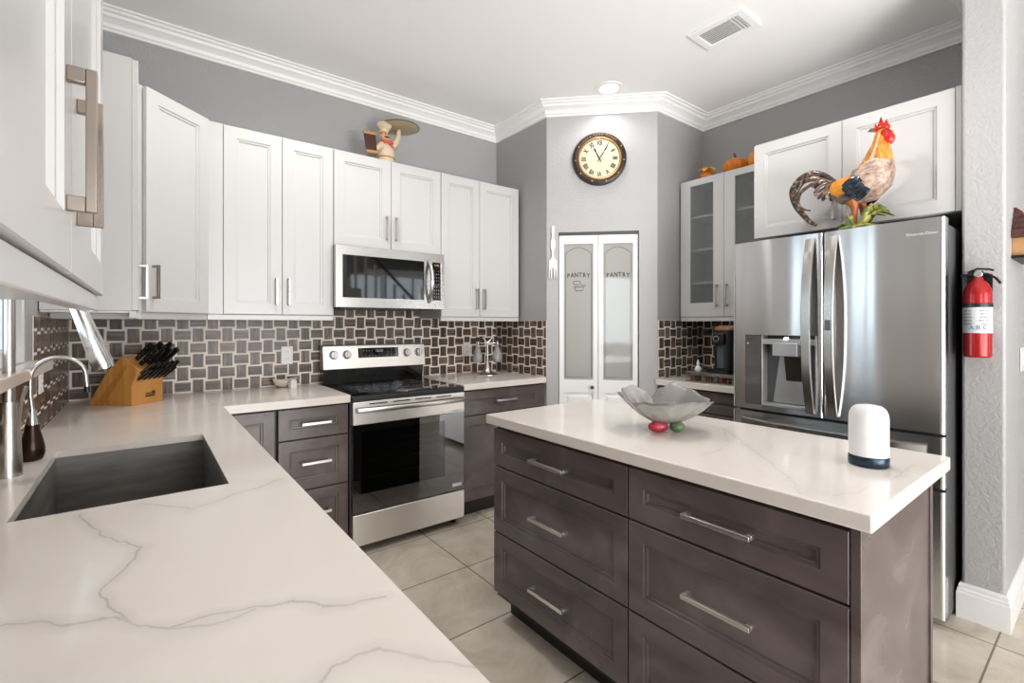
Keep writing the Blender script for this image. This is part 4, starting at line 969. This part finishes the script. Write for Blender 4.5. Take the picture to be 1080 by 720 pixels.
bo = [[(lambda p: (p[0] * math.cos(2 * math.pi * k / N), p[1] * math.sin(2 * math.pi * k / N), p[2]))(bowlp(2 * math.pi * k / N, u, 0)) for k in range(N)] for u in prof_t]
bi = [[(lambda p: (p[0] * math.cos(2 * math.pi * k / N), p[1] * math.sin(2 * math.pi * k / N), p[2]))(bowlp(2 * math.pi * k / N, u, 1)) for k in range(N)] for u in prof_t[::-1]]
MB().loft(bo + bi).build('bowl_body', 'bowl', t, angle=60)
M['red_glass'] = varied('red_glass_fruit', [(0.3, (168, 24, 48)), (0.7, (222, 78, 96))], 30, 0.15, Transmission_Weight=0.2)
M['green_glass'] = varied('green_glass_leaf', [(0.3, (56, 96, 60)), (0.7, (120, 156, 112))], 30, 0.15, Transmission_Weight=0.2)
ft = MB().lathe([(0, 0), (0.04, 0), (0.03, 0.012), (0.026, 0.03), (0, 0.034)], seg=24).build('foot', 'clear_glass', t)
MB().ell((-0.036, -0.036, 0.021), (0.038, 0.022, 0.021), seg=20).build('red_fruit', 'red_glass', ft)
MB().ell((0.038, -0.030, 0.020), (0.026, 0.02, 0.020), seg=20).build('green_leaf', 'green_glass', ft)
t = thing('table_lantern', 'white glowing dome lantern with dark base near the island corner', 'lantern', (1.957, -2.868, Z1), 0)
MB().lathe([(0, 0), (0.046, 0), (0.048, 0.004), (0.048, 0.026), (0.0465, 0.029), (0, 0.029)], seg=40).build('base', mat('dark_blue_band', (36, 50, 66), 0.25, 0.5), t)
M['dome'] = mat('lit_frosted_dome', (228, 226, 227), 0.35, 0.0, Subsurface_Weight=0.0)
_b = M['dome'].node_tree.nodes['Principled BSDF']; _b.inputs['Emission Color'].default_value = (1, 0.97, 0.97, 1); _b.inputs['Emission Strength'].default_value = 0.05
MB().lathe([(0, 0.0295), (0.0468, 0.0295), (0.0468, 0.13), (0.0455, 0.145), (0.040, 0.159), (0.031, 0.167), (0.015, 0.1705), (0, 0.171)], seg=40).build('dome', 'dome', t)
MB().box(0.040, 0.052, -0.008, 0.008, 0.003, 0.02).build('clasp', 'dark_grey', t, bevel=0.002)

# ------------------------------------------------------------------ things on top of the cabinets
def pumpkin(name, label, loc, r, h, ribs, rz, grp):
    k_ = thing(name, label, 'pumpkin', loc, rz, grp)
    mod = lambda a, z: 1 + 0.07 * (abs(math.cos(ribs * a / 2)) - 0.6)
    prof = [(0.0, 0.02 * h), (0.45 * r, 0.0), (0.8 * r, 0.12 * h), (r, 0.42 * h), (0.96 * r, 0.62 * h), (0.75 * r, 0.86 * h), (0.4 * r, 0.98 * h), (0.12 * r, 0.93 * h), (0, 0.92 * h)]
    MB().lathe(prof, seg=64, mod=mod).build('flesh', 'pumpkin', k_, angle=60)
    MB().tube([(0, 0, 0.90 * h), (0.01 * 1, 0, 1.1 * h), (0.1 * r, 0.05 * r, 1.3 * h), (0.3 * r, 0.1 * r, 1.4 * h)], [0.14 * r, 0.1 * r, 0.09 * r, 0.1 * r], 8).build('stem', 'stem', k_)
    return k_
ZTP = ZU1 + 0.0005
pumpkin('pumpkin', 'largest orange ribbed pumpkin on the glass-door cabinet', (3.72, -1.60, ZTP), 0.085, 0.105, 12, 0.4, 'orange pumpkins on the cabinet top')
pumpkin('pumpkin', 'orange pumpkin on the cabinet top tucked against the over-fridge cabinet', (3.70, -1.76, ZTP), 0.06, 0.11, 10, 1.2, 'orange pumpkins on the cabinet top')
k_ = pumpkin('small_gourd', 'small yellow-orange gourd at the left end of the glass-door cabinet top', (3.72, -1.385, ZTP), 0.055, 0.07, 8, 2.0, 'orange pumpkins on the cabinet top')
lf = MB()
for q, L_ in ((0.6, 0.08), (2.2, 0.085), (1.4, 0.07)):
    c_, s_ = math.cos(q), math.sin(q); base_ = Vector((0.02 * c_, 0.02 * s_, 0.07))
    lf.tube([base_, base_ + Vector((c_ * L_ * 0.5, s_ * L_ * 0.5, 0.012)), base_ + Vector((c_ * L_, s_ * L_, -0.022))], [0.006, 0.028, 0.002], 8, flat=0.15)
lf.build('leaf', 'leaf_gold', k_)
# chef figurine
t = thing('chef_figurine', 'chef figurine raising a round platter on top of the cabinets', 'figurine', (1.655, -0.20, ZTP), 0)
M['chef_white'] = mat('aged_cream_ceramic', (222, 202, 172), 0.35); M['skin'] = mat('painted_skin', (222, 170, 128), 0.4)
mb = MB()
mb.lathe([(0, 0), (0.05, 0), (0.056, 0.01), (0.058, 0.05), (0.062, 0.09), (0.060, 0.12), (0.045, 0.15), (0.03, 0.168), (0.024, 0.18), (0, 0.185)], seg=24, mod=lambda a, z: 1 - 0.15 * abs(math.sin(a)))
mb.tube([(0.038, -0.01, 0.145), (0.068, -0.012, 0.185), (0.085, -0.012, 0.235), (0.09, -0.01, 0.275)], [0.026, 0.023, 0.018, 0.014], 12)
mb.tube([(-0.04, -0.02, 0.14), (-0.075, -0.045, 0.11), (-0.105, -0.055, 0.085)], [0.024, 0.02, 0.014], 12)
body = mb.build('body', 'chef_white', t)
hd = MB().ell((-0.012, -0.012, 0.205), (0.034, 0.032, 0.036)).ell((-0.012, -0.047, 0.202), (0.008, 0.008, 0.008), None, 8, 6).ell((-0.046, -0.01, 0.205), (0.006, 0.009, 0.011), None, 8, 6).ell((0.022, -0.01, 0.205), (0.006, 0.009, 0.011), None, 8, 6).build('head', 'skin', t)
MB().ell((-0.022, -0.042, 0.215), (0.004, 0.003, 0.005), None, 8, 6).ell((-0.002, -0.042, 0.215), (0.004, 0.003, 0.005), None, 8, 6).tube([(-0.03, -0.041, 0.195), (-0.012, -0.049, 0.192), (0.006, -0.041, 0.195)], [0.003, 0.006, 0.003], 8).build('face_paint', 'ink', hd)
MB().lathe([(0, 0.232), (0.032, 0.232), (0.033, 0.252), (0.046, 0.262), (0.052, 0.278), (0.044, 0.296), (0.02, 0.304), (0, 0.304)], (-0.018, -0.004, 0), 24, mod=lambda a, z: 1 + (0.06 * math.sin(6 * a) if z > 0.255 else 0)).build('chef_hat', 'chef_white', t)
MB().tube([(0.045 * math.cos(q), -0.004 + 0.037 * math.sin(q), 0.162) for q in [2 * math.pi * k / 20 for k in range(20)]], 0.010, 8, closed=True, up=(0, 0, 1)).tube([(0.0, -0.042, 0.16), (0.018, -0.056, 0.135), (0.03, -0.058, 0.118)], [0.008, 0.011, 0.003], 8, flat=0.4).build('neckerchief', mat('red_scarf', (206, 92, 68), 0.5), t)
MB().tube([(0.058 * math.cos(q), 0.05 * math.sin(q), 0.062) for q in [2 * math.pi * k / 20 for k in range(20)]], 0.006, 8, closed=True, up=(0, 0, 1)).build('apron_tie', mat('tan_tie', (190, 150, 100), 0.5), t)
for x in (-0.028, 0.03): MB().ell((x, -0.04, 0.012), (0.02, 0.032, 0.012)).build('shoe', 'black', t)
pl = MB().lathe([(0, 0.282), (0.07, 0.282), (0.125, 0.290), (0.133, 0.296), (0.131, 0.300), (0.07, 0.290), (0, 0.289)], (0.10, -0.01, 0), 40).build('platter', mat('olive_tan_platter', (176, 158, 128), 0.35), t)
MB().tube([(0.10 + 0.132 * math.cos(q), -0.01 + 0.132 * math.sin(q), 0.298) for q in [2 * math.pi * k / 40 for k in range(40)]], 0.004, 6, closed=True, up=(0, 0, 1)).build('platter_rim', 'dark_grey', pl)
bd = MB().prism([(-0.165, 0.062), (-0.095, 0.068), (-0.108, 0.175), (-0.185, 0.172)], 'y', -0.075, -0.062).build('menu_board', mat('maroon_board', (66, 28, 22), 0.4), t)
MB().tube([(-0.19, -0.069, 0.178), (-0.105, -0.069, 0.181)], 0.010, 8).tube([(-0.17, -0.069, 0.058), (-0.09, -0.069, 0.064)], 0.010, 8).build('board_edge', mat('ochre_edge', (198, 142, 70), 0.5), bd)

# rooster on the fridge
t = thing('rooster_figurine', 'colourful ceramic rooster standing on top of the fridge', 'figurine', (3.135, -2.511, 1.777), R(-90))
M['hackle'] = varied('golden_orange_feathers', [(0.3, (150, 84, 22)), (0.5, (204, 130, 44)), (0.7, (224, 166, 84))], 22, 0.35, 4, 1.5, (3, 3, 0.6))
M['saddle'] = varied('orange_saddle_feathers', [(0.3, (214, 120, 16)), (0.6, (240, 164, 44)), (0.8, (248, 200, 110))], 30, 0.4, 4, 0.8)
M['breast'] = varied('mottled_taupe_feathers', [(0.3, (108, 84, 74)), (0.5, (168, 140, 126)), (0.7, (202, 178, 162))], 34, 0.4)
M['belly'] = varied('grey_belly_feathers', [(0.3, (66, 66, 68)), (0.7, (160, 146, 128))], 20, 0.4)
M['wingcol'] = varied('pinkish_wing_feathers', [(0.3, (150, 122, 110)), (0.55, (198, 170, 156)), (0.75, (222, 200, 186))], 26, 0.35, 4, 1.0, (1, 1, 2.5))
M['blueblack'] = varied('blue_black_feathers', [(0.4, (14, 14, 17)), (0.58, (34, 40, 54)), (0.72, (96, 108, 130))], 30, 0.18)  # pale end of the ramp puts highlights into the black feathers
M['tail'] = varied('dark_bronze_tail_feathers', [(0.32, (26, 25, 28)), (0.47, (62, 54, 50)), (0.58, (116, 84, 64)), (0.7, (164, 152, 140))], 30, 0.25, 4, 1.5, (1, 1, 1))  # lighter stops are highlight streaks put into the tail colour
M['comb'] = varied('red_comb', [(0.3, (160, 16, 12)), (0.6, (214, 48, 30)), (0.85, (236, 104, 60))], 26, 0.25)
# body: rings (centre x,z, half height along normal, half width)
S = [(-0.118, 0.236, 0.030, 0.026), (-0.098, 0.230, 0.052, 0.040), (-0.065, 0.213, 0.066, 0.056), (-0.015, 0.212, 0.082, 0.075), (0.025, 0.224, 0.095, 0.084), (0.052, 0.250, 0.092, 0.082), (0.068, 0.285, 0.078, 0.068), (0.074, 0.325, 0.062, 0.055), (0.080, 0.362, 0.050, 0.046), (0.084, 0.395, 0.038, 0.037), (0.088, 0.425, 0.030, 0.030), (0.092, 0.450, 0.029, 0.027), (0.092, 0.470, 0.018, 0.018)]
rings = []
for i, (x, z, hh, hw) in enumerate(S):
    a_ = S[max(i - 1, 0)]; b_ = S[min(i + 1, len(S) - 1)]
    tx, tz = b_[0] - a_[0], b_[1] - a_[1]; l_ = math.hypot(tx, tz); nx, nz = -tz / l_, tx / l_
    rings.append([(x + nx * hh * math.cos(q), hw * math.sin(q), z + nz * hh * math.cos(q)) for q in [2 * math.pi * k / 28 for k in range(28)]])
mb = MB(); mb.loft(rings)
for f in mb.bm.faces:
    c_ = f.calc_center_median()
    if c_.z > 0.33 or (c_.z > 0.268 and c_.x < 0.062 and c_.z > 0.30 - 0.3 * (c_.x - 0.0)): f.material_index = 0
    elif c_.x < -0.02 and c_.z > 0.185: f.material_index = 1
    elif c_.x > 0.03: f.material_index = 2
    else: f.material_index = 3
mb.build('body', ['hackle', 'saddle', 'breast', 'belly'], t, angle=80)
def feather(mb, pts, w_, flat=0.35, y=0.0, dy=0.0):
    n = len(pts); P_ = [Vector((p[0], y + dy * i / (n - 1), p[1])) for i, p in enumerate(pts)]
    mb.tube(P_, [w_ * (0.35 + 0.65 * math.sin(math.pi * (0.12 + 0.85 * i / (n - 1)))) for i in range(n)], 8, flat=flat, up=(0, 1, 0))
def smooth(pts, n=4):
    out = []
    for i in range(len(pts) - 1):
        p0, p1, p2, p3 = [Vector(pts[min(max(j, 0), len(pts) - 1)]) for j in (i - 1, i, i + 1, i + 2)]
        for k in range(n):
            u = k / n; out.append(0.5 * ((2 * p1) + (p2 - p0) * u + (2 * p0 - 5 * p1 + 4 * p2 - p3) * u * u + (3 * p1 - p0 - 3 * p2 + p3) * u ** 3))
    return out + [Vector(pts[-1])]
F1 = [(-0.100, 0.262), (-0.153, 0.312), (-0.208, 0.336), (-0.262, 0.322), (-0.294, 0.287), (-0.304, 0.249), (-0.288, 0.186), (-0.252, 0.126), (-0.222, 0.085), (-0.19, 0.061)]
F2 = [(-0.10, 0.258), (-0.176, 0.286), (-0.222, 0.271), (-0.255, 0.247), (-0.27, 0.213), (-0.265, 0.175), (-0.241, 0.152), (-0.206, 0.137)]
F3 = [(-0.10, 0.255), (-0.185, 0.302), (-0.246, 0.303), (-0.281, 0.275), (-0.290, 0.230), (-0.283, 0.18), (-0.262, 0.145)]
LOW = [[(-0.10, 0.255), (-0.16, 0.276), (-0.205, 0.262)], [(-0.10, 0.250), (-0.15, 0.256), (-0.19, 0.222)], [(-0.10, 0.245), (-0.14, 0.228), (-0.17, 0.188)], [(-0.10, 0.238), (-0.12, 0.21), (-0.132, 0.18)], [(-0.10, 0.25), (-0.15, 0.24), (-0.18, 0.205)]]
tl = MB()
feather(tl, smooth([Vector((p[0], 0, p[1])).xz for p in F1]), 0.019, 0.35, 0.0, 0.012)
feather(tl, smooth(F2), 0.010, 0.4, 0.0, -0.022)
feather(tl, smooth(F3), 0.015, 0.4, 0.0, -0.014)
feather(tl, smooth([(p[0] + 0.012, p[1] - 0.012) for p in F1[:7]]), 0.013, 0.4, 0.0, 0.03)
for k, L_ in enumerate(LOW):
    for s_ in (-1, 1): feather(tl, smooth(L_), 0.016, 0.4, 0.006 * s_, 0.03 * s_ * (0.4 + 0.2 * k))
tl.build('tail', 'tail', t, angle=60)
for s_ in (-1, 1):
    wg = MB()
    for k, (pts, w_) in enumerate([([(0.100, 0.300), (0.055, 0.285), (0.010, 0.255)], 0.030), ([(0.108, 0.275), (0.06, 0.26), (0.012, 0.235)], 0.030), ([(0.108, 0.252), (0.065, 0.235), (0.025, 0.21)], 0.028), ([(0.104, 0.225), (0.07, 0.205), (0.045, 0.185)], 0.024)]):
        P_ = [Vector((p[0], s_ * (0.072 - 0.004 * k + (0.008 if i == 1 else 0)), p[1])) for i, p in enumerate(smooth(pts, 3))]
        wg.tube(P_, [w_ * (0.4 + 0.6 * math.sin(math.pi * (0.15 + 0.8 * i / (len(P_) - 1)))) for i in range(len(P_))], 10, flat=0.35, up=(0, 1, 0))
    wg.build('wing_coverts', 'wingcol', t, angle=60)
for s_ in (-1, 1):
    wg = MB()
    for pts, w_ in [([(0.03, 0.235), (-0.01, 0.215), (-0.045, 0.195)], 0.020), ([(0.035, 0.215), (0.0, 0.190), (-0.035, 0.172)], 0.020), ([(0.045, 0.198), (0.015, 0.172), (-0.015, 0.150)], 0.020), ([(0.06, 0.185), (0.035, 0.16), (0.008, 0.136)], 0.018), ([(0.02, 0.24), (-0.015, 0.235), (-0.045, 0.215)], 0.014)]:
        P_ = [Vector((p[0], s_ * (0.082), p[1])) for i, p in enumerate(smooth(pts, 3))]
        wg.tube(P_, [w_ * (0.4 + 0.6 * math.sin(math.pi * (0.15 + 0.8 * i / (len(P_) - 1)))) for i in range(len(P_))], 10, flat=0.35, up=(0, 1, 0))
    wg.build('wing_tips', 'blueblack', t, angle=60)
cb = [(0.050, 0.474), (0.062, 0.478), (0.066, 0.508), (0.075, 0.490), (0.088, 0.532), (0.098, 0.495), (0.110, 0.514), (0.116, 0.490), (0.122, 0.484), (0.120, 0.470), (0.108, 0.460), (0.075, 0.462)]
MB().prism(cb, 'y', -0.008, 0.008).ell((0.093, 0, 0.478), (0.03, 0.016, 0.017)).build('comb', 'comb', t, angle=50)
MB().ell((0.104, 0, 0.444), (0.028, 0.031, 0.026)).ell((0.116, -0.014, 0.424), (0.022, 0.014, 0.030)).ell((0.116, 0.014, 0.424), (0.022, 0.014, 0.030)).build('wattle', 'comb', t)
MB().tube([(0.114, 0, 0.455), (0.128, 0, 0.452), (0.138, 0, 0.444)], [0.010, 0.007, 0.001], 8).build('beak', mat('horn_beak', (176, 140, 70), 0.3), t)
for s_ in (-1, 1): MB().ell((0.104, s_ * 0.029, 0.449), (0.005, 0.003, 0.005), None, 10, 8).build('eye', 'ink', t)
MB().tube([(0.030, 0.012, 0.482), (0.046, 0.012, 0.486), (0.066, 0.008, 0.484)], [0.001, 0.010, 0.008], 8).build('comb_tip', mat('grey_green_tip', (104, 116, 100), 0.4), t)
M['legcol'] = varied('orange_brown_legs', [(0.3, (160, 76, 34)), (0.7, (216, 128, 70))], 40, 0.4)
for y, x in ((-0.024, -0.012), (0.026, 0.008)):
    lg = MB().tube([(x - 0.012, y, 0.150), (x, y, 0.115), (x + 0.002, y, 0.07), (x, y, 0.022)], [0.026, 0.016, 0.010, 0.011], 10)
    for q in (-0.5, 0.0, 0.5, math.pi): lg.tube([(x, y, 0.026), (x + 0.03 * math.cos(q), y + 0.03 * math.sin(q), 0.024), (x + 0.042 * math.cos(q), y + 0.042 * math.sin(q), 0.016)], [0.008, 0.006, 0.002], 8)
    lg.build('leg', 'legcol', t)
M['leafbase'] = varied('green_leafy_glaze', [(0.3, (44, 66, 34)), (0.48, (112, 122, 48)), (0.6, (172, 164, 84)), (0.75, (130, 70, 40))], 24, 0.35, 5, 1.2)
bs = MB().lathe([(0, 0), (0.085, 0), (0.088, 0.012), (0.07, 0.024), (0.03, 0.03), (0, 0.03)], (0.0, 0.0, 0), 32, mod=lambda a, z: 1 + 0.12 * math.sin(5 * a))
rgd = random.Random(5)
for (px_, py_, pz_, qx, qz, w_) in [(0.02, -0.03, 0.03, 0.06, 0.12, 0.03), (0.02, 0.02, 0.03, 0.075, 0.128, 0.032), (0.03, 0.0, 0.10, 0.12, 0.075, 0.024), (0.04, 0.0, 0.085, 0.138, 0.05, 0.018), (0.035, -0.03, 0.06, 0.115, 0.05, 0.02), (0.02, -0.045, 0.02, 0.06, 0.06, 0.03), (-0.03, -0.05, 0.02, -0.075, 0.025, 0.02), (-0.01, -0.05, 0.02, -0.04, 0.075, 0.022), (0.045, 0.03, 0.09, 0.10, 0.10, 0.022)]:
    bs.tube([(px_, py_, pz_), ((px_ + qx) / 2 + 0.005, py_, (pz_ + qz) / 2 + 0.016), (qx, py_ * 1.1, qz)], [w_ * 0.7, w_, 0.004], 10, flat=0.6)
bs.build('leafy_base', 'leafbase', t, angle=70)

# ------------------------------------------------------------------ staircase out in the living room (mirrored in the microwave)
t = thing('staircase', 'white staircase with dark handrail in the room behind the camera', 'staircase', (5.4, -6.0, 0), 0)
st = [(0, 0)]
for k in range(12): st += [(-0.19 * k, 0.18 * (k + 1)), (-0.19 * (k + 1), 0.18 * (k + 1))]
st += [(-0.19 * 12, 0)]
MB().prism(st, 'y', -1.0, 0.0).build('flight', 'trim', t)
for k in range(12): MB().box(-0.19 * k - 0.115, -0.19 * k - 0.075, -0.06, -0.02, 0.18 * (k + 1) + 0.0005, 0.18 * (k + 1) + 0.83).build('baluster', 'trim', t)
MB().tube([(0.05, -0.04, 0.97), (-0.19 * 12 - 0.05, -0.04, 0.97 + 0.18 / 0.19 * (0.19 * 12 + 0.1))], 0.03, 10).build('handrail', 'black', t)
